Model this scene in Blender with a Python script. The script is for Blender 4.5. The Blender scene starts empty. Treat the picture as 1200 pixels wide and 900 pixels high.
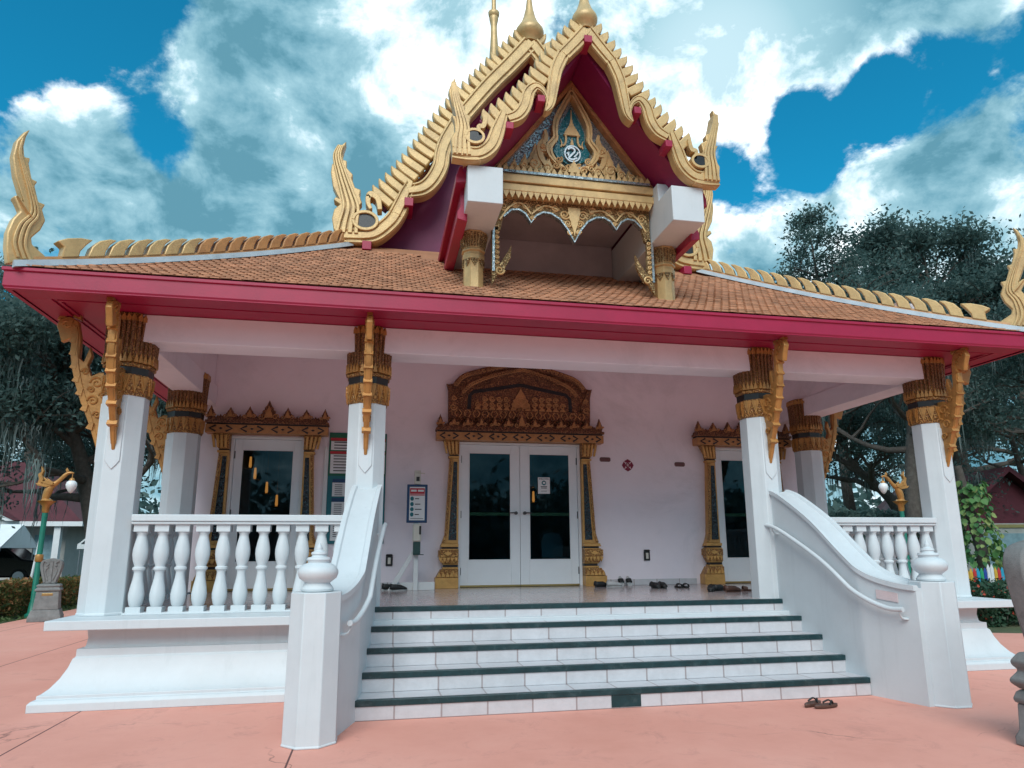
import bpy, bmesh, math, random
from mathutils import Vector, Matrix
import numpy as np
PI = math.pi
R = math.radians
random.seed(7)
sc = bpy.context.scene
COL = sc.collection

# ------------------------------------------------------------------ materials
def new_mat(name):
    m = bpy.data.materials.new(name); m.use_nodes = True
    nt = m.node_tree; b = nt.nodes['Principled BSDF']
    return m, nt, b

def nd(nt, t, **kw):
    n = nt.nodes.new(t)
    for k, v in kw.items():
        if k in n.inputs: n.inputs[k].default_value = v
        else: setattr(n, k, v)
    return n

def ramp(nt, src, stops):
    r = nt.nodes.new('ShaderNodeValToRGB')
    while len(r.color_ramp.elements) < len(stops): r.color_ramp.elements.new(.5)
    for e, (p, c) in zip(r.color_ramp.elements, stops):
        e.position = p; e.color = (*c, 1) if len(c) == 3 else c
    nt.links.new(src, r.inputs[0]); return r

def pm(name, col, rough=.6, var=.12, scale=3., bump=.1, bscale=60., metal=0., stain=None, stain_amt=.5, spec=.5, island=0.):
    """painted / plastered surface: two scales of tone variation, fine bump, optional stains"""
    m, nt, b = new_mat(name); L = nt.links.new
    tc = nd(nt, 'ShaderNodeTexCoord')
    n1 = nd(nt, 'ShaderNodeTexNoise', Scale=scale, Detail=8., Roughness=.65); L(tc.outputs['Object'], n1.inputs['Vector'])
    lo = tuple(c * (1 - var) for c in col); hi = tuple(min(1, c * (1 + var)) for c in col)
    r = ramp(nt, n1.outputs['Fac'], [(.3, lo), (.7, hi)])
    out = r.outputs['Color']
    if stain:
        n2 = nd(nt, 'ShaderNodeTexNoise', Scale=scale * .6, Detail=10., Roughness=.75, Distortion=.6); L(tc.outputs['Object'], n2.inputs['Vector'])
        r2 = ramp(nt, n2.outputs['Fac'], [(.52, (0, 0, 0)), (.72, (stain_amt,) * 3)])
        mx = nd(nt, 'ShaderNodeMix', data_type='RGBA'); L(r2.outputs['Color'], mx.inputs['Factor']); L(out, mx.inputs['A']); mx.inputs['B'].default_value = (*stain, 1)
        out = mx.outputs['Result']
    if island:
        g = nd(nt, 'ShaderNodeNewGeometry'); h = nd(nt, 'ShaderNodeHueSaturation')
        mr = nd(nt, 'ShaderNodeMapRange'); L(g.outputs['Random Per Island'], mr.inputs[0]); mr.inputs[3].default_value = 1 - island; mr.inputs[4].default_value = 1 + island
        L(mr.outputs[0], h.inputs['Value']); L(out, h.inputs['Color']); out = h.outputs['Color']
    L(out, b.inputs['Base Color'])
    b.inputs['Roughness'].default_value = rough; b.inputs['Metallic'].default_value = metal
    b.inputs['Specular IOR Level'].default_value = spec
    if bump:
        n3 = nd(nt, 'ShaderNodeTexNoise', Scale=bscale, Detail=4.); L(tc.outputs['Object'], n3.inputs['Vector'])
        bp = nd(nt, 'ShaderNodeBump', Strength=bump, Distance=.01); L(n3.outputs['Fac'], bp.inputs['Height']); L(bp.outputs[0], b.inputs['Normal'])
    return m

def carved(name, gold, recess, scale=28., rough=.42, metal=.35, strength=.9):
    """gilded low relief: scroll pattern in relief, darker in colour towards the sunk ground"""
    m, nt, b = new_mat(name); L = nt.links.new
    tc = nd(nt, 'ShaderNodeTexCoord')
    nz = nd(nt, 'ShaderNodeTexNoise', Scale=scale * .35, Detail=3.); L(tc.outputs['Object'], nz.inputs['Vector'])
    mxv = nd(nt, 'ShaderNodeMix', data_type='VECTOR'); mxv.inputs['Factor'].default_value = .06
    L(tc.outputs['Object'], mxv.inputs['A']); L(nz.outputs['Color'], mxv.inputs['B'])
    v = nd(nt, 'ShaderNodeTexVoronoi', Scale=scale); v.feature = 'SMOOTH_F1'; v.inputs['Smoothness'].default_value = .25; L(mxv.outputs['Result'], v.inputs['Vector'])
    sn = nd(nt, 'ShaderNodeMath', operation='MULTIPLY'); L(v.outputs['Distance'], sn.inputs[0]); sn.inputs[1].default_value = 15.
    s2 = nd(nt, 'ShaderNodeMath', operation='SINE'); L(sn.outputs[0], s2.inputs[0])
    r = ramp(nt, s2.outputs[0], [(.0, recess), (.28, tuple(g * .8 for g in gold)), (.75, gold)])
    n1 = nd(nt, 'ShaderNodeTexNoise', Scale=5., Detail=6.); L(tc.outputs['Object'], n1.inputs['Vector'])
    h = nd(nt, 'ShaderNodeHueSaturation'); mr = nd(nt, 'ShaderNodeMapRange'); L(n1.outputs['Fac'], mr.inputs[0]); mr.inputs[3].default_value = .7; mr.inputs[4].default_value = 1.3
    L(mr.outputs[0], h.inputs['Value']); L(r.outputs['Color'], h.inputs['Color']); L(h.outputs['Color'], b.inputs['Base Color'])
    b.inputs['Roughness'].default_value = rough; b.inputs['Metallic'].default_value = metal
    bp = nd(nt, 'ShaderNodeBump', Strength=strength, Distance=.012); L(s2.outputs[0], bp.inputs['Height']); L(bp.outputs[0], b.inputs['Normal'])
    return m

def mosaic(name, c1, c2, scale=40., metal=.9, rough=.15):
    """chips of mirror and coloured glass, each tipped its own way"""
    m, nt, b = new_mat(name); L = nt.links.new
    tc = nd(nt, 'ShaderNodeTexCoord')
    v = nd(nt, 'ShaderNodeTexVoronoi', Scale=scale); L(tc.outputs['Object'], v.inputs['Vector'])
    sp = nd(nt, 'ShaderNodeSeparateColor'); L(v.outputs['Color'], sp.inputs[0])
    r = ramp(nt, sp.outputs[0], [(.25, c1), (.6, c2)]); L(r.outputs['Color'], b.inputs['Base Color'])
    g = nd(nt, 'ShaderNodeNewGeometry')
    a = nd(nt, 'ShaderNodeVectorMath', operation='MULTIPLY_ADD'); L(v.outputs['Color'], a.inputs[0]); a.inputs[1].default_value = (.35,) * 3; a.inputs[2].default_value = (-.175,) * 3
    a2 = nd(nt, 'ShaderNodeVectorMath', operation='ADD'); L(a.outputs[0], a2.inputs[0]); L(g.outputs['Normal'], a2.inputs[1])
    a3 = nd(nt, 'ShaderNodeVectorMath', operation='NORMALIZE'); L(a2.outputs[0], a3.inputs[0]); L(a3.outputs[0], b.inputs['Normal'])
    b.inputs['Metallic'].default_value = metal; b.inputs['Roughness'].default_value = rough
    return m

def tiled(name, col, joint, sx, sy, rough=.3, offset=(0, 0, 0), plane='XY', bump=.3, jw=.006):
    """ceramic tile with joints (object space metres)"""
    m, nt, b = new_mat(name); L = nt.links.new
    tc = nd(nt, 'ShaderNodeTexCoord'); mp = nd(nt, 'ShaderNodeMapping'); L(tc.outputs['Object'], mp.inputs[0]); mp.inputs['Location'].default_value = offset
    vec = mp.outputs[0]
    if plane == 'XZ':
        s = nd(nt, 'ShaderNodeSeparateXYZ'); L(vec, s.inputs[0]); c = nd(nt, 'ShaderNodeCombineXYZ'); L(s.outputs[0], c.inputs[0]); L(s.outputs[2], c.inputs[1]); vec = c.outputs[0]
    br = nd(nt, 'ShaderNodeTexBrick', offset=0.); br.inputs['Scale'].default_value = 1.; br.inputs['Mortar Size'].default_value = jw; br.inputs['Mortar Smooth'].default_value = .1
    br.inputs['Brick Width'].default_value = sx; br.inputs['Row Height'].default_value = sy; L(vec, br.inputs['Vector'])
    br.inputs['Color1'].default_value = (*col, 1); br.inputs['Color2'].default_value = (*[c * .93 for c in col], 1); br.inputs['Mortar'].default_value = (*joint, 1)
    n = nd(nt, 'ShaderNodeTexNoise', Scale=7., Detail=9., Roughness=.7); L(tc.outputs['Object'], n.inputs['Vector'])
    h = nd(nt, 'ShaderNodeHueSaturation'); mr = nd(nt, 'ShaderNodeMapRange'); L(n.outputs['Fac'], mr.inputs[0]); mr.inputs[3].default_value = .75; mr.inputs[4].default_value = 1.2
    L(mr.outputs[0], h.inputs['Value']); L(br.outputs['Color'], h.inputs['Color']); L(h.outputs['Color'], b.inputs['Base Color'])
    rr = nd(nt, 'ShaderNodeMapRange'); L(n.outputs['Fac'], rr.inputs[0]); rr.inputs[3].default_value = rough * .7; rr.inputs[4].default_value = rough * 1.4; L(rr.outputs[0], b.inputs['Roughness'])
    bp = nd(nt, 'ShaderNodeBump', Strength=bump, Distance=.004); bp.invert = True; L(br.outputs['Fac'], bp.inputs['Height']); L(bp.outputs[0], b.inputs['Normal'])
    return m

M = {}
M['white'] = pm('white paint', (.59, .63, .65), .55, .05, 2., .08, 90., stain=(.55, .56, .56), stain_amt=.35)
M['wall'] = pm('wall paint', (.84, .76, .81), .6, .04, 1.2, .1, 70., stain=(.58, .53, .56), stain_amt=.5)
nt = M['white'].node_tree; L = nt.links.new; b = nt.nodes['Principled BSDF']; lk = b.inputs['Base Color'].links[0].from_socket
tc = nd(nt, 'ShaderNodeTexCoord'); mp = nd(nt, 'ShaderNodeMapping'); mp.inputs['Scale'].default_value = (9, 9, .7); L(tc.outputs['Object'], mp.inputs[0])
n1 = nd(nt, 'ShaderNodeTexNoise', Scale=1., Detail=9., Roughness=.7); L(mp.outputs[0], n1.inputs['Vector']); r1 = ramp(nt, n1.outputs['Fac'], [(.56, (0, 0, 0)), (.8, (.3, .3, .3))])
mx = nd(nt, 'ShaderNodeMix', data_type='RGBA'); L(r1.outputs['Color'], mx.inputs['Factor']); L(lk, mx.inputs['A']); mx.inputs['B'].default_value = (.36, .40, .41, 1)
n2 = nd(nt, 'ShaderNodeTexNoise', Scale=38., Detail=6., Roughness=.8); L(tc.outputs['Object'], n2.inputs['Vector']); r2 = ramp(nt, n2.outputs['Fac'], [(.70, (0, 0, 0)), (.74, (.7, .7, .7))])
mx2 = nd(nt, 'ShaderNodeMix', data_type='RGBA'); L(r2.outputs['Color'], mx2.inputs['Factor']); L(mx.outputs['Result'], mx2.inputs['A']); mx2.inputs['B'].default_value = (.30, .31, .30, 1); L(mx2.outputs['Result'], b.inputs['Base Color'])
M['plaster'] = pm('pinkish plaster patch', (.62, .5, .5), .7, .1, 9., .2)
M['loft'] = pm('loft plaster greyed as shade', (.40, .36, .38), .7, .15, 2., .1)  # greyed in colour to stand in for the shade of the deep recess
M['ceil'] = pm('pale bounce ceiling paint', (.80, .62, .68), .6, .05, 1.5, .05)  # ceiling lightened from magenta as an added reflector for the porch
M['frame'] = pm('white door paint', (.78, .80, .82), .4, .03, 3., .02)
M['magenta'] = pm('magenta paint', (.33, .006, .046), .45, .12, 2., .06, 50., stain=(.24, .010, .04), stain_amt=.5)
M['plum'] = pm('plum paint', (.17, .012, .07), .55, .15, 2., .05)
M['soffitshade'] = pm('magenta darkened for shade', (.24, .012, .075), .5, .12, 2., .06)  # magenta with the shade under the gables put into its colour
M['gold'] = pm('gold paint', (.59, .395, .175), .42, .18, 5., .25, 45., metal=.2, stain=(.33, .20, .10), stain_amt=.75)
M['goldc'] = carved('carved gold', (.57, .40, .19), (.22, .13, .055), 26.)
M['bronzegold'] = pm('old gold paint', (.45, .215, .06), .4, .2, 6., .2, 40., metal=.3, stain=(.22, .09, .025), stain_amt=.7)
M['bronzec'] = carved('carved old gold', (.45, .23, .07), (.22, .095, .03), 22., .42, .3, .6)
M['brownc'] = carved('carved brown gold', (.38, .17, .075), (.13, .05, .03), 26., .5, .2, .7)
M['browngold'] = pm('brown gilt', (.47, .225, .085), .45, .2, 8., .2, 50., metal=.2, stain=(.12, .04, .02), stain_amt=.7)
M['flute'] = carved('fluted brown gold', (.30, .135, .05), (.16, .065, .025), 24., .45, .25, .5)
M['jambgold'] = pm('jamb gold lightened against shade', (.60, .325, .10), .4, .2, 6., .2, 40., metal=.25, stain=(.36, .16, .05), stain_amt=.7)  # old gold lightened in colour against the porch shade, here and carved
M['jambc'] = carved('carved jamb gold lightened against shade', (.60, .33, .11), (.28, .12, .04), 24., .42, .25, .6)
M['black'] = pm('dark inlay', (.018, .016, .016), .35, .3, 8., .1)
M['darkgem'] = mosaic('dark glass mosaic', (.006, .009, .012), (.03, .04, .046), 60., .2, .2)
M['mirror'] = mosaic('mirror mosaic', (.17, .2, .215), (.46, .5, .5), 70., .7, .3)
M['teal'] = mosaic('teal glass mosaic', (.003, .075, .095), (.008, .15, .18), 70., .15, .3)
M['silver'] = pm('silver paint', (.68, .68, .68), .3, .1, 20., .1, metal=.6)
M['tile'] = pm('roof tile', (.44, .20, .105), .65, .16, 3., .3, 80., stain=(.22, .11, .065), stain_amt=.5, island=.2)
M['ridge'] = pm('ridge tile', (.47, .23, .085), .5, .2, 6., .2, 60., stain=(.3, .12, .06), stain_amt=.7)
M['flash'] = pm('grey flashing', (.42, .45, .48), .4, .15, 4., .1, metal=.3, stain=(.2, .2, .2), stain_amt=.5)
M['step'] = tiled('step tile', (.57, .56, .58), (.34, .29, .29), .415, 5., .3, (.1, 0, 0), 'XZ', jw=.008)
M['floor'] = tiled('porch tile', (.44, .375, .375), (.28, .23, .23), .415, .415, .16, jw=.006)
M['nosing'] = pm('dark green strip', (.006, .035, .04), .4, .3, 12., .1, stain=(.2, .25, .25), stain_amt=.25)
M['brass'] = pm('brass', (.55, .38, .16), .3, .1, 8., 0, metal=.9)
M['metal'] = pm('dark metal', (.09, .09, .09), .35, .2, 8., 0, metal=.8)
M['rubber'] = pm('black rubber', (.012, .013, .014), .55, .3, 20., .2)
M['leather'] = pm('brown leather', (.09, .04, .028), .5, .3, 20., .2)
M['greyshoe'] = pm('grey plastic', (.4, .4, .4), .45, .1, 8., .1)
M['green'] = pm('green paint', (.01, .17, .115), .45, .15, 6., .1)
M['stone'] = pm('grey cast stone', (.20, .20, .195), .85, .25, 6., .5, 120., stain=(.08, .085, .08), stain_amt=.6)
M['maroon'] = pm('maroon roof', (.085, .016, .022), .7, .25, 2., .4, 30., stain=(.05, .02, .02), stain_amt=.5)
M['maroonwall'] = pm('maroon wall', (.11, .016, .028), .7, .2, 3., .2, 30., stain=(.2, .09, .09), stain_amt=.3)
M['housewall'] = pm('house wall', (.42, .41, .38), .8, .1, 2., .2)
M['whitetrim'] = pm('white trim', (.7, .7, .7), .6, .06, 3., .05)
M['canvas'] = pm('white canvas', (.72, .75, .76), .7, .05, 2., .2, 12.)
M['carpaint'] = pm('black car paint', (.006, .008, .01), .12, .2, 2., 0)
M['tyre'] = pm('tyre', (.015, .015, .015), .8, .2, 9., .2)
M['alloy'] = pm('alloy wheel', (.5, .5, .52), .3, .1, 9., 0, metal=.9)
M['lampglass'] = pm('frosted lamp glass', (.8, .8, .8), .3, .03, 4., 0)
M['bark'] = pm('oak bark', (.075, .06, .05), .9, .35, 6., 1., 25., stain=(.15, .15, .13), stain_amt=.6)
M['asphalt'] = pm('asphalt', (.06, .062, .065), .9, .2, 4., .5, 150.)
M['paper'] = pm('white paper', (.74, .74, .74), .6, .03, 4., 0)
M['ink'] = pm('black ink', (.02, .02, .03), .6, .1, 4., 0)
M['postergreen'] = pm('green print', (.006, .12, .06), .5, .08, 4., 0)
M['posterteal'] = pm('teal print', (.005, .14, .17), .5, .08, 4., 0)
M['posterblue'] = pm('blue print', (.008, .05, .14), .5, .08, 4., 0)
M['posterred'] = pm('red print', (.5, .02, .035), .5, .08, 4., 0)
M['signred'] = pm('maroon print', (.22, .006, .035), .45, .1, 4., 0)
M['plaque'] = pm('brown plaque', (.14, .055, .055), .5, .1, 10., .1)
M['plastic'] = pm('beige plastic', (.6, .57, .5), .4, .04, 5., 0)
M['chairwhite'] = pm('pale plastic chair', (.55, .6, .62), .4, .04, 5., 0)
M['dark'] = pm('interior shade colour', (.24, .36, .40), .9, .3, 2., 0)  # colour stands in for the dimness inside the hall and the houses
M['carpet'] = pm('dark carpet', (.035, .02, .02), .95, .3, 4., 0)
M['galv'] = pm('grey gate', (.22, .25, .26), .5, .1, 5., .05)
M['darkgreen'] = pm('dark green panel', (.015, .06, .055), .5, .15, 4., .05)

def foliage(name, c1, c2, c3, trans=.25):
    m, nt, b = new_mat(name); L = nt.links.new
    g = nd(nt, 'ShaderNodeNewGeometry')
    r = ramp(nt, g.outputs['Random Per Island'], [(0, c1), (.5, c2), (1, c3)])
    L(r.outputs['Color'], b.inputs['Base Color']); b.inputs['Roughness'].default_value = .55; b.inputs['Specular IOR Level'].default_value = .3
    t = nd(nt, 'ShaderNodeBsdfTranslucent'); L(r.outputs['Color'], t.inputs[0])
    mx = nd(nt, 'ShaderNodeMixShader'); mx.inputs[0].default_value = trans
    L(b.outputs[0], mx.inputs[1]); L(t.outputs[0], mx.inputs[2]); L(mx.outputs[0], nt.nodes['Material Output'].inputs[0])
    return m
M['leaf'] = foliage('oak leaves', (.06, .11, .10), (.085, .142, .128), (.12, .178, .158), .5)
M['moss'] = foliage('hanging moss', (.12, .16, .15), (.19, .24, .225), (.26, .31, .295))
M['pothos'] = foliage('variegated leaves', (.04, .13, .045), (.09, .21, .06), (.3, .36, .12))
M['hedge'] = foliage('hedge leaves', (.05, .11, .035), (.17, .16, .05), (.40, .18, .08), .4)
M['flowerleaf'] = foliage('shrub leaves', (.018, .06, .03), (.03, .075, .04), (.05, .09, .05))
M['petal'] = foliage('red flowers', (.55, .06, .05), (.6, .09, .05), (.6, .16, .12))
M['grass'] = foliage('grass blades', (.05, .095, .03), (.08, .12, .04), (.13, .14, .06))

m, nt, b = new_mat('tinted glass'); M['glass'] = m
tr = nd(nt, 'ShaderNodeBsdfTransparent'); tr.inputs[0].default_value = (.42, .60, .66, 1)
gl = nd(nt, 'ShaderNodeBsdfGlossy'); gl.inputs['Roughness'].default_value = .02; gl.inputs[0].default_value = (.75, .9, .95, 1)
fr = nd(nt, 'ShaderNodeFresnel', IOR=1.4); mx = nd(nt, 'ShaderNodeMixShader')
nt.links.new(fr.outputs[0], mx.inputs[0]); nt.links.new(tr.outputs[0], mx.inputs[1]); nt.links.new(gl.outputs[0], mx.inputs[2]); nt.links.new(mx.outputs[0], nt.nodes['Material Output'].inputs[0])
m, nt, b = new_mat('lit lamp'); M['lit'] = m
b.inputs['Base Color'].default_value = (.6, .2, .05, 1); b.inputs['Emission Color'].default_value = (1, .22, .04, 1); b.inputs['Emission Strength'].default_value = 1.1

# coral painted concrete
m, nt, b = new_mat('coral concrete'); M['coral'] = m; L = nt.links.new
tc = nd(nt, 'ShaderNodeTexCoord')
n1 = nd(nt, 'ShaderNodeTexNoise', Scale=.55, Detail=10., Roughness=.7); L(tc.outputs['Object'], n1.inputs['Vector'])
r1 = ramp(nt, n1.outputs['Fac'], [(.25, (.66, .27, .20)), (.5, (.74, .325, .25)), (.75, (.78, .375, .295))])
n2 = nd(nt, 'ShaderNodeTexNoise', Scale=2.2, Detail=12., Roughness=.78, Distortion=.8); L(tc.outputs['Object'], n2.inputs['Vector'])
r2 = ramp(nt, n2.outputs['Fac'], [(.54, (0, 0, 0)), (.64, (.18, .18, .18)), (.78, (.7, .7, .7))])
mx = nd(nt, 'ShaderNodeMix', data_type='RGBA'); L(r2.outputs['Color'], mx.inputs['Factor']); L(r1.outputs['Color'], mx.inputs['A']); mx.inputs['B'].default_value = (.26, .10, .085, 1)
n3 = nd(nt, 'ShaderNodeTexNoise', Scale=26., Detail=8., Roughness=.8); L(tc.outputs['Object'], n3.inputs['Vector'])
r3 = ramp(nt, n3.outputs['Fac'], [(.66, (0, 0, 0)), (.76, (.6, .6, .6))])
mx2 = nd(nt, 'ShaderNodeMix', data_type='RGBA'); L(r3.outputs['Color'], mx2.inputs['Factor']); L(mx.outputs['Result'], mx2.inputs['A']); mx2.inputs['B'].default_value = (.36, .2, .17, 1)
# hairline cracks: cell borders kept only in patches
wv = nd(nt, 'ShaderNodeTexNoise', Scale=3., Detail=6.); L(tc.outputs['Object'], wv.inputs['Vector'])
ad = nd(nt, 'ShaderNodeMix', data_type='VECTOR'); ad.inputs['Factor'].default_value = .22; L(tc.outputs['Object'], ad.inputs['A']); L(wv.outputs['Color'], ad.inputs['B'])
vo = nd(nt, 'ShaderNodeTexVoronoi', Scale=.62); vo.feature = 'DISTANCE_TO_EDGE'; L(ad.outputs['Result'], vo.inputs['Vector'])
rc = ramp(nt, vo.outputs['Distance'], [(.0, (1, 1, 1)), (.004, (0, 0, 0))])
n4 = nd(nt, 'ShaderNodeTexNoise', Scale=.9, Detail=3.); L(tc.outputs['Object'], n4.inputs['Vector'])
r4 = ramp(nt, n4.outputs['Fac'], [(.56, (0, 0, 0)), (.66, (.7, .7, .7))])
mm = nd(nt, 'ShaderNodeMath', operation='MULTIPLY'); L(rc.outputs['Color'], mm.inputs[0]); L(r4.outputs['Color'], mm.inputs[1])
# cut joints
br = nd(nt, 'ShaderNodeTexBrick', offset=0.); br.inputs['Scale'].default_value = 1.; br.inputs['Brick Width'].default_value = 2.08; br.inputs['Row Height'].default_value = 40.; br.inputs['Mortar Size'].default_value = .008; br.inputs['Mortar Smooth'].default_value = .2
mp = nd(nt, 'ShaderNodeMapping'); mp.inputs['Location'].default_value = (2.94 + 2.08 * 10, 55, 0); L(tc.outputs['Object'], mp.inputs[0]); L(mp.outputs[0], br.inputs['Vector'])
sx_ = nd(nt, 'ShaderNodeSeparateXYZ'); L(tc.outputs['Object'], sx_.inputs[0]); lt = nd(nt, 'ShaderNodeMath', operation='LESS_THAN'); L(sx_.outputs[0], lt.inputs[0]); lt.inputs[1].default_value = -2.4
jm = nd(nt, 'ShaderNodeMath', operation='MULTIPLY'); L(br.outputs['Fac'], jm.inputs[0]); L(lt.outputs[0], jm.inputs[1])
m3 = nd(nt, 'ShaderNodeMath', operation='MAXIMUM'); L(mm.outputs[0], m3.inputs[0]); L(jm.outputs[0], m3.inputs[1])
mx3 = nd(nt, 'ShaderNodeMix', data_type='RGBA'); L(m3.outputs[0], mx3.inputs['Factor']); L(mx2.outputs['Result'], mx3.inputs['A']); mx3.inputs['B'].default_value = (.12, .045, .04, 1)
L(mx3.outputs['Result'], b.inputs['Base Color']); b.inputs['Roughness'].default_value = .75
bp = nd(nt, 'ShaderNodeBump', Strength=.25, Distance=.006); L(n3.outputs['Fac'], bp.inputs['Height']); L(bp.outputs[0], b.inputs['Normal'])
M['soil'] = pm('grassy soil', (.07, .085, .035), .95, .35, 1.5, .8, 60., stain=(.12, .09, .05), stain_amt=.6)

# ------------------------------------------------------------------ mesh builder
def crom(pts, k=6, closed=False):
    """Catmull-Rom through points of any dimension"""
    P = [tuple(p) for p in pts]; n = len(P); out = []
    for i in range(n if closed else n - 1):
        p0 = P[(i - 1) % n] if closed or i > 0 else P[0]; p1 = P[i]; p2 = P[(i + 1) % n]; p3 = P[(i + 2) % n] if closed or i + 2 < n else P[-1]
        for j in range(k):
            t = j / k
            out.append(tuple(.5 * ((2 * b_) + (-a + c) * t + (2 * a - 5 * b_ + 4 * c - d) * t * t + (-a + 3 * b_ - 3 * c + d) * t ** 3) for a, b_, c, d in zip(p0, p1, p2, p3)))
    if not closed: out.append(P[-1])
    return out

XZ = lambda u, v, w: (u, w, v)          # profile stands in the facade plane, depth along Y
YZ = lambda u, v, w: (w, u, v)
XY = lambda u, v, w: (u, v, w)

class MB:
    def __init__(s): s.v = []; s.f = []
    def add(s, vs, fs):
        o = len(s.v); s.v += [tuple(p) for p in vs]; s.f += [tuple(i + o for i in f) for f in fs]
    def box(s, x0, x1, y0, y1, z0, z1):
        s.add([(x0, y0, z0), (x1, y0, z0), (x1, y1, z0), (x0, y1, z0), (x0, y0, z1), (x1, y0, z1), (x1, y1, z1), (x0, y1, z1)],
              [(0, 3, 2, 1), (4, 5, 6, 7), (0, 1, 5, 4), (1, 2, 6, 5), (2, 3, 7, 6), (3, 0, 4, 7)])
        return s
    def prism(s, pts, d0, d1, F=XZ):
        n = len(pts)
        s.add([F(u, v, d0) for u, v in pts] + [F(u, v, d1) for u, v in pts],
              [tuple(range(n))[::-1], tuple(range(n, 2 * n))] + [(i, (i + 1) % n, n + (i + 1) % n, n + i) for i in range(n)])
        return s
    def sheet(s, pts): s.add(pts, [tuple(range(len(pts)))]); return s
    def loft(s, rings, caps=True, closed=True):
        n = len(rings[0]); vs = [p for r in rings for p in r]; fs = []
        for k in range(len(rings) - 1):
            for i in range(n if closed else n - 1):
                a = k * n + i; b_ = k * n + (i + 1) % n; fs.append((a, b_, b_ + n, a + n))
        if caps and closed: fs += [tuple(range(n))[::-1], tuple(range((len(rings) - 1) * n, len(rings) * n))]
        s.add(vs, fs); return s
    def lathe(s, prof, c=(0, 0, 0), n=24, ph=0., flat=False, sx=1., sy=1.):
        k = 1 / math.cos(PI / n) if flat else 1.
        s.loft([[(c[0] + r * k * sx * math.cos(ph + 2 * PI * i / n), c[1] + r * k * sy * math.sin(ph + 2 * PI * i / n), c[2] + z) for i in range(n)] for r, z in prof]); return s
    def oct(s, prof, c=(0, 0, 0)): return s.lathe(prof, c, 8, PI / 8, True)
    def tube(s, path, rad, n=8):
        P = [Vector(p) for p in path]; rs = rad if isinstance(rad, (list, tuple)) else [rad] * len(P); rings = []
        up = Vector((0, 0, 1)); prev = None
        for i, p in enumerate(P):
            t = (P[min(i + 1, len(P) - 1)] - P[max(i - 1, 0)]).normalized()
            if prev is None:
                a = t.cross(up)
                if a.length < .1: a = t.cross(Vector((1, 0, 0)))
            else: a = prev - t * prev.dot(t)
            a.normalize(); prev = a; b_ = t.cross(a)
            rings.append([tuple(p + (a * math.cos(2 * PI * j / n) + b_ * math.sin(2 * PI * j / n)) * max(rs[i], 1e-4)) for j in range(n)])
        s.loft(rings); return s
    def ribbon(s, path, wid, d0, d1, F=XZ):
        """band of varying width along a 2D path, given depth"""
        n = len(path); L_, R_ = [], []
        for i, p in enumerate(path):
            a = path[max(i - 1, 0)]; c = path[min(i + 1, n - 1)]
            tx, ty = c[0] - a[0], c[1] - a[1]; l = math.hypot(tx, ty) or 1
            w = (wid[i] if isinstance(wid, (list, tuple)) else wid) / 2
            L_.append((p[0] - ty / l * w, p[1] + tx / l * w)); R_.append((p[0] + ty / l * w, p[1] - tx / l * w))
        rings = [[F(*L_[i], d0), F(*R_[i], d0), F(*R_[i], d1), F(*L_[i], d1)] for i in range(n)]
        s.loft(rings); return s
    def spiral(s, c, r0, turns, rad, y, sgn=1, ph=0., F=XZ, n=22):
        path = []; rr = []
        for i in range(n):
            t = i / (n - 1); a = ph + sgn * turns * 2 * PI * t; q = r0 * (1 - .85 * t)
            path.append(F(c[0] + q * math.cos(a), c[1] + q * math.sin(a), y)); rr.append(rad * (1 - .4 * t))
        s.tube(path, rr, 6); return s
    def build(s, name, mat, parent=None, smooth=40, bevel=0, seg=2, world=None):
        me = bpy.data.meshes.new(name); me.from_pydata(s.v, [], s.f); me.materials.append(M[mat] if isinstance(mat, str) else mat)
        bm = bmesh.new(); bm.from_mesh(me); bmesh.ops.recalc_face_normals(bm, faces=bm.faces); bm.to_mesh(me); bm.free()
        if smooth:
            me.polygons.foreach_set('use_smooth', [True] * len(me.polygons)); me.set_sharp_from_angle(angle=R(smooth))
        o = bpy.data.objects.new(name, me); COL.objects.link(o)
        if parent: o.parent = parent
        if bevel:
            bv = o.modifiers.new('bevel', 'BEVEL'); bv.width = bevel; bv.segments = seg; bv.limit_method = 'ANGLE'; bv.angle_limit = R(35)
        return o

def tag(o, label=None, cat=None, group=None, kind=None):
    if label: o['label'] = label
    if cat: o['category'] = cat
    if group: o['group'] = group
    if kind: o['kind'] = kind
    return o
def empty(name, loc=(0, 0, 0), rz=0., label=None, cat=None, group=None):
    o = bpy.data.objects.new(name, None); COL.objects.link(o); o.location = loc; o.rotation_euler = (0, 0, rz); o.empty_display_size = .2
    return tag(o, label, cat, group)
def clone(o, parent=None, loc=None, rz=None, deep=True):
    c = o.copy(); COL.objects.link(c)
    if parent is not None: c.parent = parent
    if loc is not None: c.location = loc
    if rz is not None: c.rotation_euler = (0, 0, rz)
    if deep:
        for ch in list(o.children): clone(ch, c)
    return c
def text(name, body, size, loc, mat, parent=None, ext=.002, align='CENTER', rot=(PI / 2, 0, 0)):
    cu = bpy.data.curves.new(name, 'FONT'); cu.body = body; cu.size = size; cu.extrude = ext; cu.align_x = align; cu.align_y = 'CENTER'
    t = bpy.data.objects.new(name, cu); COL.objects.link(t)
    me = bpy.data.meshes.new_from_object(t.evaluated_get(bpy.context.evaluated_depsgraph_get())); bpy.data.objects.remove(t)
    me.materials.clear(); me.materials.append(M[mat]); o = bpy.data.objects.new(name, me); COL.objects.link(o)
    o.location = loc; o.rotation_euler = rot
    if parent: o.parent = parent
    return o
mir = lambda pts: [(-u, v) for u, v in pts]
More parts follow.
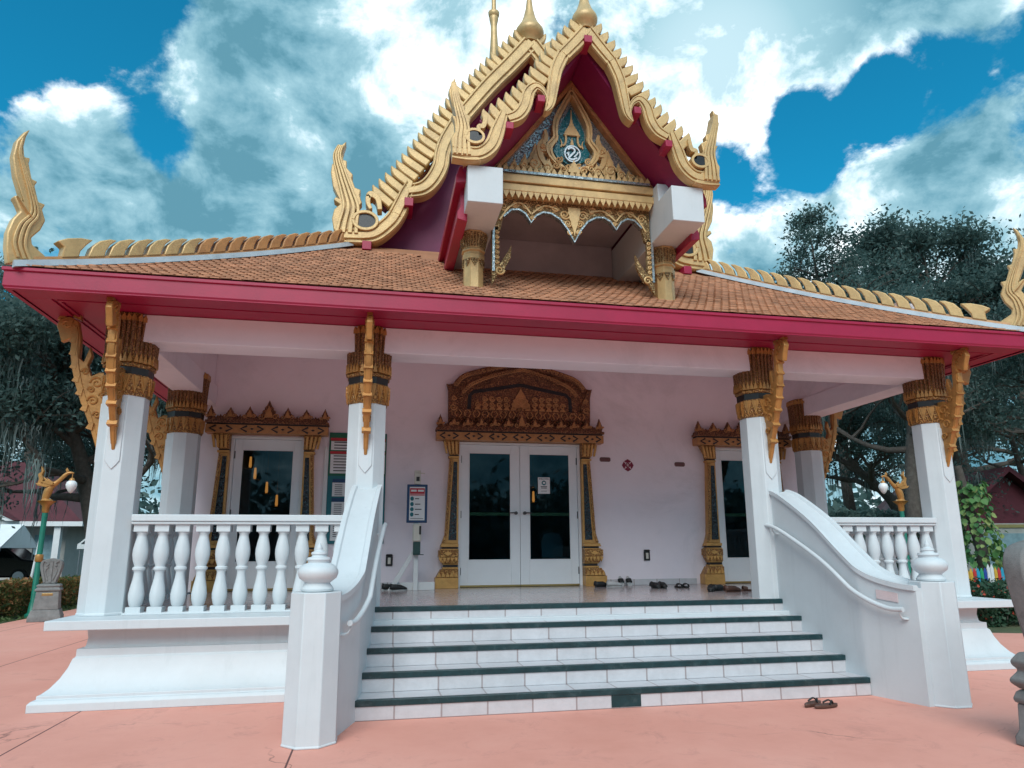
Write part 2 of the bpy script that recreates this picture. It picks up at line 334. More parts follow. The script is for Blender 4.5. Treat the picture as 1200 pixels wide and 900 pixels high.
def flame(w, h, cx=0., z=0., lean=0.):
    """kranok bud outline: pointed, with two shoulder barbs a side"""
    half = [(.5, 0), (.46, .12), (.5, .2), (.38, .3), (.40, .4), (.26, .5), (.27, .58), (.14, .72), (.06, .88)]
    pts = [(cx + w * a + lean * b_, z + h * b_) for a, b_ in half] + [(cx + lean, z + h)] + [(cx - w * a + lean * b_, z + h * b_) for a, b_ in half[::-1]]
    return pts

# ================================================================== THE TEMPLE
T = empty('temple', (0, 0, 0), 0, 'white and magenta temple hall with tiered gilded gables, porch columns and front steps', 'temple')
P = .843; RS = P / 5; TR = .342; Y0 = -.27

# ---- plinth
mb = MB()
prof = [(-.29, .7165), (-.305, .62), (-.295, .545), (-.275, .53), (-.235, .525), (-.235, .455), (-.215, .44), (-.19, .36), (-.145, .27), (-.085, .19), (-.03, .145), (-.01, .14), (-.01, .105), (.02, .10), (.045, .075), (.045, 0)]
def rectring(o, z, x=5.44, y0=-.65, y1=9.2): return [(-x - o, y0 - o * .85, z), (x + o, y0 - o * .85, z), (x + o, y1 + o, z), (-x - o, y1 + o, z)]
mb.loft([rectring(o, z) for o, z in prof])
mb.build('plinth', 'white', T, 30, .006)
mb = MB()
# slab edge: a band round the porch, left open where the steps come up
mb.box(-5.44, -2.42, -.65, 9.2, .7175, .808); mb.box(2.55, 5.44, -.65, 9.2, .7175, .808); mb.box(-2.419, 2.549, -.2, 9.2, .7175, .808)
mb.build('plinth_slab', 'white', T, 30, .008)
mb = MB(); mb.box(-4.95, 4.95, .25, 3.3, .809, P); mb.box(-2.45, 2.56, Y0, .249, .74, P)
mb.build('porch_floor', 'floor', T, 30)

# ---- steps
for k in range(5):
    y1 = Y0 - (k - 1) * TR if k else Y0; z = P - k * RS
    if k:
        xl = -2.42 - .03 * k
        mb = MB(); mb.box(xl, 2.56, Y0 - k * TR, Y0 - (k - 1) * TR + .02, z - RS + (.001 if k < 4 else 0), z)
        s_ = mb.build('step', 'step', T, 30, .004)
        nx = MB(); nx.box(xl + .004, 2.556, Y0 - k * TR - .012, Y0 - k * TR + .05, z - .049, z + .004); nx.build('nosing', 'nosing', s_, 30, .004)
        if k == 4:
            q = MB(); q.box(-.18, .11, Y0 - 4 * TR - .006, Y0 - 4 * TR + .01, .012, z - .052); q.build('dark_tile', 'nosing', s_, 30)
    else:
        mb = MB(); mb.box(-2.45, 2.56, Y0 - .004, Y0 + .03, z - RS, z - .05); s_ = mb.build('step', 'step', T, 30)
        nx = MB(); nx.box(-2.44, 2.556, Y0 - .014, Y0 + .06, z - .049, z + .004); nx.build('nosing', 'nosing', s_, 30, .004)

# ---- stair walls with dished copings, newels, handrails
COP = crom([(-.16, 2.15), (-.413, 2.055), (-.937, 1.743), (-1.382, 1.389), (-1.687, 1.176), (-1.984, 1.085), (-2.2, 1.06)], 8)
RAIL = crom([(-.15, 1.735), (-.431, 1.669), (-1.133, 1.333), (-1.646, .996), (-1.94, .875), (-2.12, .868)], 6)
def innerx(y, sgn):
    t = min(1, max(0, (y + .2) / -1.45))
    a, b_ = (2.36, 2.50) if sgn < 0 else (2.50, 2.56)
    x = a + (b_ - a) * t
    if y < -1.6: x += (-1.6 - y) * .28
    return x
for sgn in (-1, 1):
    th = .27; mb = MB(); rings = []
    for (y, z) in COP:
        xi = innerx(y, sgn); rings.append([(sgn * xi, y, 0), (sgn * (xi + th), y, 0), (sgn * (xi + th), y, z - .015), (sgn * xi, y, z - .015)])
    mb.loft(rings); w_ = mb.build('stair_wall', 'white', T, 30)
    mb = MB(); rings = []
    for (y, z) in COP:
        xi = innerx(y, sgn) - .025; xo = xi + th + .05
        sec = [(xi, -.014), (xo, -.014), (xo, .035), (xo - .045, .035), (xo - .06, .012), (xo - .12, -.002), (xi + .12, -.002), (xi + .06, .012), (xi + .045, .035), (xi, .035)]
        rings.append([(sgn * x, y, z + dz) for x, dz in sec])
    mb.loft(rings); mb.build('coping', 'white', w_, 25)
    mb = MB(); pts = [(sgn * (innerx(y, sgn) - .075), y, z) for y, z in RAIL]
    mb.tube(pts, .024, 12); h_ = mb.build('handrail', 'white', w_, 60)
    mb = MB()
    for y, z in (RAIL[4], RAIL[-3]):
        xi = innerx(y, sgn); mb.tube([(sgn * (xi + .01), y, z - .09), (sgn * (xi - .05), y, z - .08), (sgn * (xi - .075), y, z - .03)], .009, 8)
        mb.lathe([(.03, 0), (.03, .01)], (sgn * (xi - .008), y, z - .095), 12)
    mb.build('rail_bracket', 'white', w_, 60)
    cx, cy = (-2.835, -2.22) if sgn < 0 else (2.985, -2.12)
    mb = MB(); mb.oct([(.205, 0), (.205, .012), (.2, .02), (.192, 1.13)], (cx, cy, 0)); n_ = mb.build('newel_post', 'white', T, 25, .006)
    mb = MB()
    mb.lathe([(r_ * .84, 1.128 + (z_ - 1.128) * 1.12) for r_, z_ in ((.11, 1.128), (.15, 1.135), (.155, 1.15), (.13, 1.175), (.115, 1.19), (.14, 1.205), (.175, 1.225), (.19, 1.255), (.19, 1.275), (.17, 1.305), (.13, 1.325), (.10, 1.332), (.105, 1.345), (.115, 1.355), (.105, 1.37), (.07, 1.375), (.065, 1.385), (.075, 1.395), (.07, 1.408), (.045, 1.413), (.03, 1.425), (.032, 1.435), (.02, 1.455), (.002, 1.478))], (cx, cy, 0), 32)
    mb.build('post_finial', 'white', n_, 50)

mb = MB(); mb.prism([(-2.02, .985), (-1.80, 1.01), (-1.80, 1.10), (-2.02, 1.075)], 0, .006, lambda u, v, w: (innerx(u, 1) - .004 - w, u, v - .06)); mb.build('wall_patch', 'plaster', T, 0)
# ---- columns
XA, XB, YB = 5.163, 2.533, 2.62
def naga(parent, mat='bronzegold'):
    BR = [(0.19, 2.50), (.236, 2.514), (0.413, 3.002), (0.45, 3.042), (0.529, 3.262), (0.588, 3.456), (0.622, 3.639), (0.618, 3.782), (0.719, 3.728), (0.758, 3.846), (0.791, 3.916), (0.763, 3.996), (0.667, 4.031), (0.573, 3.979), (0.528, 3.802), (0.517, 3.644), (0.518, 3.559), (0.47, 3.513), (0.422, 3.692), (0.391, 3.585), (0.424, 3.478), (0.378, 3.353), (0.30, 3.40), (0.2, 3.4)]
    mb = MB(); mb.prism([(u, v) for u, v in BR], -.034, .034); mb.v = [(a, b_ * (.5 + .5 * min(1, max(0, (c - 2.5) / .9))), c) for a, b_, c in mb.v]
    br_ = mb.build('naga_bracket', 'bronzegold', parent, 30, .01)
    q = MB()
    sp = crom([(.23, 2.58), (.33, 2.85), (.43, 3.1), (.5, 3.3), (.55, 3.5), (.575, 3.7), (.585, 3.86), (.65, 3.95)], 4)
    q.ribbon(sp, [.03 + .035 * math.sin(PI * i / (len(sp) - 1)) for i in range(len(sp))], -.046, .046)
    q.v = [(a, b_ * (.5 + .5 * min(1, max(0, (c - 2.5) / .9))), c) for a, b_, c in q.v]
    for (c, r_) in (((.31, 3.28), .07), ((.33, 3.08), .06), ((.27, 2.92), .045), ((.44, 3.40), .04), ((.36, 3.20), .035), ((.24, 3.14), .035)):
        for y in (-.034, .034): q.spiral(c, r_, 1.4, .014, y)
    q.spiral((.68, 3.93), .05, 1.2, .014, -.036); q.spiral((.68, 3.93), .05, 1.2, .014, .036)
    for k in range(9): q.prism([(u + (sp[3 + 3 * k][0] + .015), v + sp[3 + 3 * k][1]) for u, v in ((-.02, -.03), (.045, -.01), (.02, .035), (-.03, .05))], -.05, .05)
    q.prism([(.70, 4.02), (.79, 3.99), (.74, 4.10)], -.03, .03); q.prism([(.55, 3.99), (.64, 4.03), (.56, 4.12)], -.03, .03)
    q.build('naga_relief', 'bronzegold', br_, 40)
    return br_
def make_column():
    mb = MB(); mb.oct([(.225, 0), (.225, .02), (.218, .03), (.212, 3.16 - P + .8)])
    c_ = mb.build('column', 'white', T, 25, .006)
    cap = MB(); z0 = 3.12 - .808
    cap.oct([(.222, z0), (.228, z0 + .015), (.232, z0 + .10), (.240, z0 + .19), (.243, z0 + .215), (.232, z0 + .225), (.232, z0 + .235)])
    cap.oct([(.236, z0 + .315), (.246, z0 + .325), (.248, z0 + .35), (.235, z0 + .365), (.236, z0 + .40), (.242, z0 + .93)])
    k_ = cap.build('capital', 'bronzec', c_, 25, .004)
    bd = MB(); bd.oct([(.226, z0 + .236), (.229, z0 + .314)]); bd.build('capital_band', 'black', k_, 25)
    fl = MB(); lf = MB()
    for f in range(8):
        a = f * PI / 4; nx, ny = math.cos(a), math.sin(a); tx, ty = -ny, nx
        F = lambda u, v, w: (nx * w + tx * u, ny * w + ty * u, v)
        hz = .85
        for j in range(4):
            u = (j - 1.5) * .048
            fl.tube([F(u, z0 + .43, .24), F(u, z0 + .7, .245), F(u * 1.04, z0 + hz, .252)], [.016, .021, .022], 8)
            lf.prism([(u * 1.1 + du, z0 + hz + dz - .02) for du, dz in ((-.022, 0), (.022, 0), (.026, .035), (0, .085), (-.026, .035))], .245, .278, F)
        for j in range(4):
            u = (j - 1.5) * .049
            lf.prism([(p, q) for p, q in flame(.045, .11, u, z0 + .365)], .24, .266, F)
        for j in range(2):
            u = (j - .5) * .097
            lf.prism([(p, z0 + .215 - (q - z0)) for p, q in flame(.088, .19, u, z0)], .224, .248, F)
            lf.prism([(p, z0 + .215 - (q - z0)) for p, q in flame(.045, .12, u, z0)], .238, .258, F)
    fl.build('capital_flute', 'flute', k_, 60); lf.build('capital_relief', 'bronzegold', k_, 30)
    return c_
def add_bracket(c_, rz):
    global BRK
    if BRK is None: b_ = naga(c_); BRK = b_
    else: b_ = clone(BRK, c_)
    b_.rotation_euler = (0, 0, rz); b_.location = (0, 0, -.808)
    pl = MB(); pl.prism([(-.075, .52), (.075, .52), (.075, -.12), (.04, -.17), (0, -.215), (-.04, -.17), (-.075, -.12)], .205, .228, lambda u, v, w: (w, u, v + 2.52 - .808))
    p_ = pl.build('bracket_plate', 'white', c_, 30, .006); p_.rotation_euler = (0, 0, rz)
BRK = None
col0 = make_column(); first = True
for (x, y, dirs) in ((-XA, 0, (-PI / 2, PI)), (-XB, 0, (-PI / 2,)), (XB, 0, (-PI / 2,)), (XA, 0, (-PI / 2, 0)), (-XA - .03, YB - .1, (PI,)), (XA - .05, YB + .1, (0,))):
    c_ = col0 if first else clone(col0, T, deep=False)
    if not first:
        for ch in [o for o in col0.children if o.name.startswith('capital')]: clone(ch, c_)
    first = False
    c_.location = (x, y, .808)
    for d in dirs: add_bracket(c_, d)

# ---- balustrades
balm = MB()
balm.prism([(-.072, 0), (.072, 0), (.072, .075), (-.072, .075)], -.072, .072)
balm.lathe([(.05, .075), (.062, .095), (.075, .15), (.078, .2), (.068, .27), (.05, .36), (.044, .42), (.05, .44), (.064, .455), (.064, .475), (.048, .485), (.05, .50), (.068, .55), (.077, .61), (.076, .66), (.064, .73), (.05, .79), (.047, .82), (.06, .84), (.06, .85)], n=20)
balm.prism([(-.07, .85), (.07, .85), (.07, .925), (-.07, .925)], -.07, .07)
bal0 = balm.build('baluster', 'white', None, 40)
def balustrade(p0, p1, n):
    dx, dy = p1[0] - p0[0], p1[1] - p0[1]; l = math.hypot(dx, dy); a = math.atan2(dy, dx)
    mb = MB(); mb.box(0, l, -.1, .1, .925, .955); mb.box(0, l, -.115, .115, .956, 1.03)
    b_ = mb.build('balustrade', 'white', T, 30, .01); b_.location = (p0[0], p0[1], .8085); b_.rotation_euler = (0, 0, a)
    mb = MB(); mb.box(0, l, -.11, .11, 0, .02); mb.build('base_rail', 'white', b_, 30, .004)
    for i in range(n):
        global bal_used
        c_ = bal0 if not bal_used else clone(bal0, b_)
        bal_used = True
        c_.parent = b_; c_.location = (l * (i + .45) / n, 0, 0)
bal_used = False
balustrade((-4.93, -.06), (-2.66, -.06), 11); balustrade((2.72, -.06), (4.93, -.06), 11)
balustrade((-XA, .25), (-XA, YB - .35), 10); balustrade((XA, .25), (XA, YB - .15), 10)

# ---- front wall, door openings
WY = 3.32
mb = MB()
segs = [(-5.25, -4.70), (-3.56, -1.08), (1.08, 3.56), (4.70, 5.25)]
for a, b_ in segs: mb.box(a, b_, WY, WY + .2, P, 5.0)
for a, b_, z in ((-4.70, -3.56, 3.25), (-1.08, 1.08, 3.24), (3.56, 4.70, 3.25)): mb.box(a + .0005, b_ - .0005, WY, WY + .2, z, 4.999)
mb.build('front_wall', 'wall', T, 30)
mb = MB()
mb.box(-5.25, -5.05, WY + .201, 9., .81, 4.048); mb.box(5.05, 5.25, WY + .201, 9., .81, 4.048); mb.box(-5.049, 5.049, 8.8, 9., .81, 4.048)
mb.build('side_wall', 'wall', T, 30)
mb = MB(); mb.box(-5.04, 5.04, WY + .2, 8.79, .812, .842); mb.build('hall_floor', 'carpet', T, 0)
mb = MB(); mb.box(-5.045, 5.045, 8.74, 8.795, .843, 4.0); mb.box(-5.045, -5.0, WY + .21, 8.73, .843, 4.0); mb.box(5.0, 5.045, WY + .21, 8.73, .843, 4.0); mb.build('hall_shade_lining', 'dark', T, 0)  # sheets added inside the walls to give the hall its dim tone
mb = MB()
for a, b_ in ((-3.10, -1.45), (1.47, 3.13)): mb.box(a, b_, WY - .012, WY - .0005, P + .0005, P + .10)
mb.build('skirting', 'step', T, 30, .003)

# ---- beams and ceiling
mb = MB()
mb.box(-XA, XA, -.2, .2, 3.735, 4.045)
for s in (-1, 1): mb.box(s * XA - .2, s * XA + .2, .2005, 3.3, 3.735, 4.044)
mb.build('porch_beam', 'wall', T, 30, .006)
EX, EY, EZ, FZ = 6.095, -.887, 4.26, 4.016; EB = 9.4
mb = MB()
mb.box(-EX + .05, EX - .05, EY + .05, -.02, 4.049, 4.085)
for s in (-1, 1):
    x0, x1 = sorted((s * (EX - .05), s * XA)); mb.box(x0, x1, -.0195, EB - .05, 4.049, 4.085)
mb.build('soffit', 'magenta', T, 30)
mb = MB(); mb.prism([(.1, 4.46), (1.0, 4.98), (3.4, 4.98), (3.4, 5.03), (.98, 5.03), (.08, 4.52)], -XA - .15, XA + .15, YZ); mb.build('porch_ceiling', 'ceil', T, 30)
mb = MB(); mb.box(-XA, XA, -.15, .15, 4.0455, 4.52)
for s in (-1, 1): mb.box(s * XA - .15, s * XA + .15, .1505, 3.3, 4.0455, 4.98)
mb.build('upper_beam', 'wall', T, 30)
mb = MB()
for o0, o1 in ((.05, .30), (.34, .37)):
    mb.box(-EX + o0, EX - o0, EY + o0, EY + o1, 4.03, 4.0485)
    for s in (-1, 1):
        x0, x1 = sorted((s * (EX - o0), s * (EX - o1))); mb.box(x0, x1, EY + o1 + .001, EB - o1, 4.03, 4.0485)
mb.build('soffit_board', 'magenta', T, 30, .004)
mb = MB()
def fr(o, z): return [(-EX - o, EY - o, z), (EX + o, EY - o, z), (EX + o, EB + o, z), (-EX - o, EB + o, z)]
mb.loft([fr(-.05, FZ), fr(0, FZ), fr(0, FZ + .012), fr(.012, FZ + .03), fr(.012, 4.195), fr(.03, 4.20), fr(.03, 4.235), fr(-.05, 4.24)], caps=False)
mb.build('fascia', 'magenta', T, 30, .004)

# ---- skirt roof
h = lambda d: EZ + .52 * d + .03 * d * d
mb = MB(); N = 12; DM = 3.2
ds = [DM * i / N for i in range(N + 1)]
mb.loft([[(-EX + d, EY + d, h(d) - .03), (EX - d, EY + d, h(d) - .03), (EX - d, EB - d, h(d) - .03), (-EX + d, EB - d, h(d) - .03)] for d in ds], caps=False)
mb.build('skirt_roof', 'tile', T, 30)
mb = MB(); TW, TE = .112, .098; row = 0; d = -.02
rng = random.Random(3)
while d < 2.75:
    xm = EX - max(d, 0) - .02; off = (row % 2) * TW / 2; n = int(xm / TW) + 1
    for i in range(-n, n + 1):
        x = i * TW + off
        if abs(x) > xm: continue
        if abs(x) < 1.9 and d > 2.45: continue
        w = TW * .47; t = .014; d1 = d + TE * 1.5
        z0 = h(max(d, 0)) + .012 + rng.uniform(-.003, .004); z1 = h(d1) - .012; jx = rng.uniform(-.003, .003)
        c = [(x - w, .35), (x - w * .8, .1), (x - w * .35, 0), (x + w * .35, 0), (x + w * .8, .1), (x + w, .35)]
        top = [(a + jx, EY + d + TE * b_, z0 + (z1 - z0) * b_ / 1.5) for a, b_ in c] + [(x + w, EY + d1, z1), (x - w, EY + d1, z1)]
        bot = [(a, b_, z - t) for a, b_, z in top]
        mb.add(top + bot, [tuple(range(8))] + [(k, k + 8, (k + 1) % 8 + 8, (k + 1) % 8) for k in range(8)])
    d += TE; row += 1
mb.build('roof_tile', 'tile', T, 0)

# ---- hips: flashing, ridge tiles, corner finials
CF = [(-0.006, 4.261), (-0.042, 4.42), (-0.054, 4.579), (-0.024, 4.735), (0.03, 4.841), (-0.046, 4.976), (-0.016, 5.0), (0.031, 4.968), (-0.063, 5.2), (-0.107, 5.392), (-0.095, 5.57), (-0.043, 5.696), (0.006, 5.755), (-0.02, 5.653), (-0.027, 5.541), (-0.006, 5.432), (0.044, 5.447), (0.04, 5.379), (0.085, 5.228), (0.141, 5.223), (0.118, 5.168), (0.173, 5.01), (0.239, 5.007), (0.216, 4.943), (0.26, 4.833), (0.227, 4.712), (0.158, 4.601), (0.174, 4.533), (0.292, 4.462), (0.363, 4.393)]
for sgn in (-1, 1):
    def F(u, v, w, sgn=sgn):          # u inward along the hip, v up, w across (towards the front)
        e = u / math.sqrt(2); q = w / math.sqrt(2)
        return (sgn * (EX - e + q) if True else 0, EY + e - q * -1 * -1, v)
    def F(u, v, w, sgn=sgn):
        s2 = math.sqrt(2); return (sgn * (EX - u / s2 - w / s2), EY + u / s2 - w / s2, v)
    hz = lambda u: h(u / math.sqrt(2))
    us = [i * .2 for i in range(1, 23)]
    mb = MB(); mb.loft([[F(u, hz(u) - .02, -.07), F(u, hz(u) - .02, .07), F(u, hz(u) + .075, .05), F(u, hz(u) + .075, -.05)] for u in us])
    hp = mb.build('hip_ridge', 'ridge', T, 30)
    mb = MB(); mb.loft([[F(u, hz(u) - .05, .075), F(u, hz(u) - .05, .15), F(u, hz(u) + .03, .10), F(u, hz(u) + .03, .075)] for u in [.02] + us[1:]])
    mb.build('flashing', 'flash', hp, 30)
    u = .45; i = 0
    while u < 4.25:
        sl = (hz(u + .1) - hz(u)) / .1; mb = MB(); L_ = .2
        pts = [(0, .0), (.15, .15 * sl), (.20, .07), (.27, .15), (.32, .195), (.25, .205), (.14, .185), (.06, .12)]
        pts = [(-.02, 0), (.145, 0), (.155, .07), (.19, .14), (.255, .195), (.18, .21), (.08, .19), (.01, .12)]
        if i == 0: pts = [(0, 0), (.16, 0), (.17, .07), (.22, .14), (.28, .2), (.16, .225), (.03, .22), (-.06, .19), (.01, .12)]
        mb.prism([(u + a, hz(u) + .06 + a * sl + b_) for a, b_ in pts], -.065, .065, F)
        mb.build('ridge_tile', 'ridge' if False else 'gold' if sgn > 0 or u < 1.9 else 'ridge', hp, 35, .012); u += .205 if i else .27; i += 1
    mb = MB(); mb.prism([(a, b_) for a, b_ in CF], -.05, .05, F)
    fb = mb.build('corner_finial', 'gold', hp, 30, .014)
    mb = MB()
    mid = crom([(.12, 4.35), (.06, 4.5), (.08, 4.7), (.15, 4.86), (.10, 5.05), (.02, 5.25), (-.055, 5.45), (-.05, 5.62)], 5)
    for off, w in ((-.055, .03), (.0, .035), (.055, .03)):
        mb.ribbon([(a + off * (1 - i / len(mid)), b_) for i, (a, b_) in enumerate(mid)], [w * (1 - .7 * i / len(mid)) for i in range(len(mid))], -.072, .072, F)
    mb.prism([(-.03, 4.98), (.03, 4.93), (.13, 4.80), (.06, 4.87)], -.09, .09, F)
    mb.build('finial_relief', 'gold', fb, 40, .006)

# ---- tiered gables
def gable(y, A, B, C, D, top, fin, finrel, eye, leaf, purl, dep, nf, fs, scale):
    for sgn in (-1, 1):
        m_ = (lambda pts: [(sgn * abs(u) if abs(u) > 1e-6 else 0, v) for u, v in pts])
        mb = MB(); fr_ = MB()
        for kk, (path, wid) in enumerate((A, B, C, D)):
            yk = y + sgn * .002 + kk * .004
            pp = crom([(u, v, w) for (u, v), w in zip(m_(path), wid)], 6); p2 = [(a, b_) for a, b_, _ in pp]; w2 = [c for _, _, c in pp]
            mb.ribbon(p2, w2, yk - .05 * scale, yk + .06 * scale)
            fr_.ribbon(p2, [c * .42 for c in w2], yk - .072 * scale, yk - .04 * scale)
            for e_ in (-.40, .40):
                op = []
                for q_ in range(len(p2)):
                    a_, c_ = p2[max(q_ - 1, 0)], p2[min(q_ + 1, len(p2) - 1)]; tx, tz = c_[0] - a_[0], c_[1] - a_[1]; l_ = math.hypot(tx, tz) or 1
                    op.append((p2[q_][0] - tz / l_ * w2[q_] * e_, p2[q_][1] + tx / l_ * w2[q_] * e_))
                fr_.ribbon(op, [.12 * c for c in w2], yk - .066 * scale, yk - .04 * scale)
        bb = mb.build('bargeboard', 'gold', T, 40, .006 * scale)
        fr_.build('bargeboard_moulding', 'gold', bb, 40, .006 * scale)
        # dark board behind the crest
        tp = m_(top); q = MB(); q.ribbon(crom(tp, 4), .17 * scale, y + sgn * .002 + .02 * scale, y + .11 * scale + sgn * .002); q.build('crest_board', 'plum', bb, 40)
        # crest of leaves
        cp = crom(tp, 30); ln = [0.]
        for a, b_ in zip(cp, cp[1:]): ln.append(ln[-1] + math.hypot(a[0] - b_[0], a[1] - b_[1]))
        for i in range(nf):
            s = ln[-1] * (i + .5) / nf; k = max(j for j in range(len(ln)) if ln[j] <= s); a = cp[k]; b_ = cp[min(k + 2, len(cp) - 1)]
            ang = math.atan2(b_[1] - a[1], abs(b_[0]) - abs(a[0])); ux, uz = math.cos(ang), math.sin(ang); nx, nz = -uz, ux
            W = ln[-1] / nf * .88; H = fs
            pts = [(-.5, -.85), (.5, -.85), (.52, .1), (.44, .5), (.2, .8), (-.2, 1.02), (-.46, 1.1), (-.44, .85), (-.5, .5)]
            poly = [(sgn * (abs(a[0]) * 1 + ux * W * p + nx * H * q_), a[1] + uz * W * p + nz * H * q_) for p, q_ in pts]
            f_ = MB(); f_.prism(poly, y - .035 * scale, y + .05 * scale); f_.build('crest_leaf', 'gold', bb, 40, .012 * scale)
        # end finial with its open eye and curling leaf
        f_ = MB(); f_.prism(m_(fin), y - .05 * scale, y + .05 * scale); fo = f_.build('end_finial', 'gold', bb, 30, .012 * scale)
        f_ = MB()
        rp = crom(finrel, 5)
        for off, w in ((-.085, .035), (-.03, .04), (.03, .04), (.085, .03)):
            f_.ribbon(m_([(a + off * scale * (1 - .8 * i / len(rp)), b_) for i, (a, b_) in enumerate(rp)]), [w * scale * (1 - .6 * i / len(rp)) for i in range(len(rp))], y - .08 * scale, y + .08 * scale)
        ex, ez = eye; r_ = .085 * scale
        ringp = [(sgn * (abs(ex) + r_ * 1.25 * math.cos(t)), ez + r_ * math.sin(t)) for t in [2 * PI * k / 20 for k in range(21)]]
        f_.ribbon(ringp, .03 * scale, y - .085 * scale, y + .07 * scale)
        f_.ribbon(crom(m_(leaf), 5), [.06 * scale * (1 - .8 * abs(k / (5 * (len(leaf) - 1)) - .4)) for k in range(5 * (len(leaf) - 1) + 1)], y - .075 * scale, y + .05 * scale)
        f_.build('finial_relief', 'gold', fo, 40, .006 * scale)
        q = MB(); q.lathe([(.002, -.02), (r_ * 1.1, -.02), (r_ * 1.1, .02), (.002, .02)], n=16); o = q.build('finial_eye_shade', 'black', fo, 30); o.rotation_euler = (PI / 2, 0, 0); o.location = (sgn * abs(ex), y - .055 * scale, ez)  # black disc put in for the shade of the open eye
        # purlin ends under the boards
        for (px_, pz_, r2) in purl:
            if abs(px_) > .01 or sgn > 0: q = MB(); q.box(sgn * abs(px_) - r2, sgn * abs(px_) + r2, y - .1 * scale, y + dep, pz_ - r2, pz_ + r2); q.build('purlin', 'magenta', T, 30, .006)

G1fin = [(1.326, 5.875), (1.665, 5.911), (1.69, 6.133), (1.641, 6.223), (1.65, 6.351), (1.687, 6.435), (1.607, 6.41), (1.692, 6.596), (1.725, 6.746), (1.687, 6.872), (1.644, 6.938), (1.656, 6.803), (1.614, 6.732), (1.589, 6.6), (1.524, 6.56), (1.534, 6.481), (1.454, 6.44), (1.478, 6.331), (1.451, 6.249), (1.512, 6.145), (1.46, 6.061)]
G2fin = [(-3.048, 6.2), (-3.2, 6.367), (-3.232, 6.546), (-3.204, 6.705), (-3.115, 6.793), (-3.223, 6.861), (-3.191, 6.917), (-3.143, 6.895), (-3.246, 7.097), (-3.286, 7.333), (-3.276, 7.468), (-3.209, 7.57), (-3.203, 7.693), (-3.16, 7.807), (-3.069, 7.905), (-3.089, 7.815), (-3.12, 7.702), (-3.102, 7.568), (-3.049, 7.561), (-3.048, 7.439), (-2.943, 7.329), (-2.957, 7.261), (-2.903, 7.106), (-2.809, 7.075), (-2.826, 6.98), (-2.781, 6.852), (-2.842, 6.766), (-2.897, 6.669), (-2.857, 6.568), (-2.773, 6.523), (-2.764, 6.15)]
GY1, GY2 = -.95, 2.2
gable(GY1, ([(0.0, 7.835), (.15, 7.64), (0.307, 7.446)], [.2, .19, .18]), ([(0.307, 7.466), (0.407, 7.221), (0.455, 6.961), (0.495, 6.727), (0.555, 6.62)], [.17, .16, .14, .11, .03]),
      ([(0.518, 6.70), (0.555, 6.87), (0.658, 6.955), (0.752, 6.865), (0.803, 6.671), (0.887, 6.538), (1.01, 6.468)], [.03, .06, .11, .15, .16, .16, .14]),
      ([(1.06, 6.55), (1.13, 6.323), (1.204, 6.111), (1.333, 5.985), (1.485, 5.96), (1.67, 5.96)], [.10, .17, .18, .18, .19, .17]),
      [(0, 8.0), (0.363, 7.529), (0.62, 7.12), (0.845, 6.82), (1.058, 6.60), (1.29, 6.38)], G1fin, [(1.56, 5.93), (1.56, 6.12), (1.55, 6.3), (1.6, 6.5), (1.65, 6.7), (1.67, 6.85)], (1.415, 6.172),
      [(1.285, 6.46), (1.309, 6.327), (1.37, 6.302), (1.346, 6.189)], [(.612, 6.76, .045), (1.0, 6.35, .045), (0, 7.68, .05)], .13, 16, .145, 1.)
gable(GY2, ([(0, 10.2), (-.38, 9.7), (-0.754, 9.228), (-1.25, 8.519)], [.33, .31, .3, .28]), ([(-1.25, 8.519), (-1.435, 8.144), (-1.517, 7.882), (-1.552, 7.627), (-1.671, 7.367), (-1.835, 7.196), (-2.071, 7.124)], [.28, .28, .27, .27, .27, .27, .25]),
      ([(-2.02, 7.28), (-2.09, 7.1), (-2.148, 6.923), (-2.24, 6.7)], [.16, .22, .26, .27]),
      ([(-2.2, 6.8), (-2.301, 6.597), (-2.535, 6.36), (-2.75, 6.29), (-3.1, 6.268)], [.26, .27, .28, .27, .25]),
      [(0, 10.42), (-0.755, 9.47), (-1.397, 8.62), (-1.73, 8.07), (-2.161, 7.40), (-2.529, 6.93)], G2fin, [(3.0, 6.3), (2.98, 6.5), (2.95, 6.75), (3.02, 7.0), (3.12, 7.3), (3.2, 7.6), (3.15, 7.8)], (-2.72, 6.53),
      [(-2.50, 6.74), (-2.54, 6.93), (-2.66, 7.0), (-2.69, 6.861), (-2.639, 6.74)], [(2.05, 6.9, .07), (2.68, 6.1, .07)], .3, 27, .235, 1.75)

# roofs of the two tiers: shells with real thickness
def tier(name, pts, y0, y1, th, mat, parent=T):
    mb = MB()
    for s in (-1, 1):
        up = [(s * (u + .002), v) for u, v in pts]; dn = [(s * (u - th * .8 if u > .01 else .002), v - th * .62 - (th * .6 if u <= .01 else 0)) for u, v in pts]
        mb.prism(up + dn[::-1], y0, y1)
    return mb.build(name, mat, parent, 30)
R1 = [(0, 7.80), (.45, 7.2), (.9, 6.62), (1.3, 6.13), (1.52, 5.86)]
R2 = [(0, 10.2), (.9, 8.95), (1.6, 7.9), (2.2, 7.02), (2.75, 6.33), (3.05, 6.1)]
tier('front_gable_roof', R1, GY1 + .12, GY2 + .2, .1, 'soffitshade'); tier('main_gable_roof', R2, GY2 + .2, 6.2, .12, 'soffitshade')
tier('front_gable_tiling', [(u, v + .035) for u, v in R1], GY1 + .1, GY2 + .2, .03, 'tile'); tier('main_gable_tiling', [(u, v + .04) for u, v in R2], GY2 + .18, 6.2, .035, 'tile')
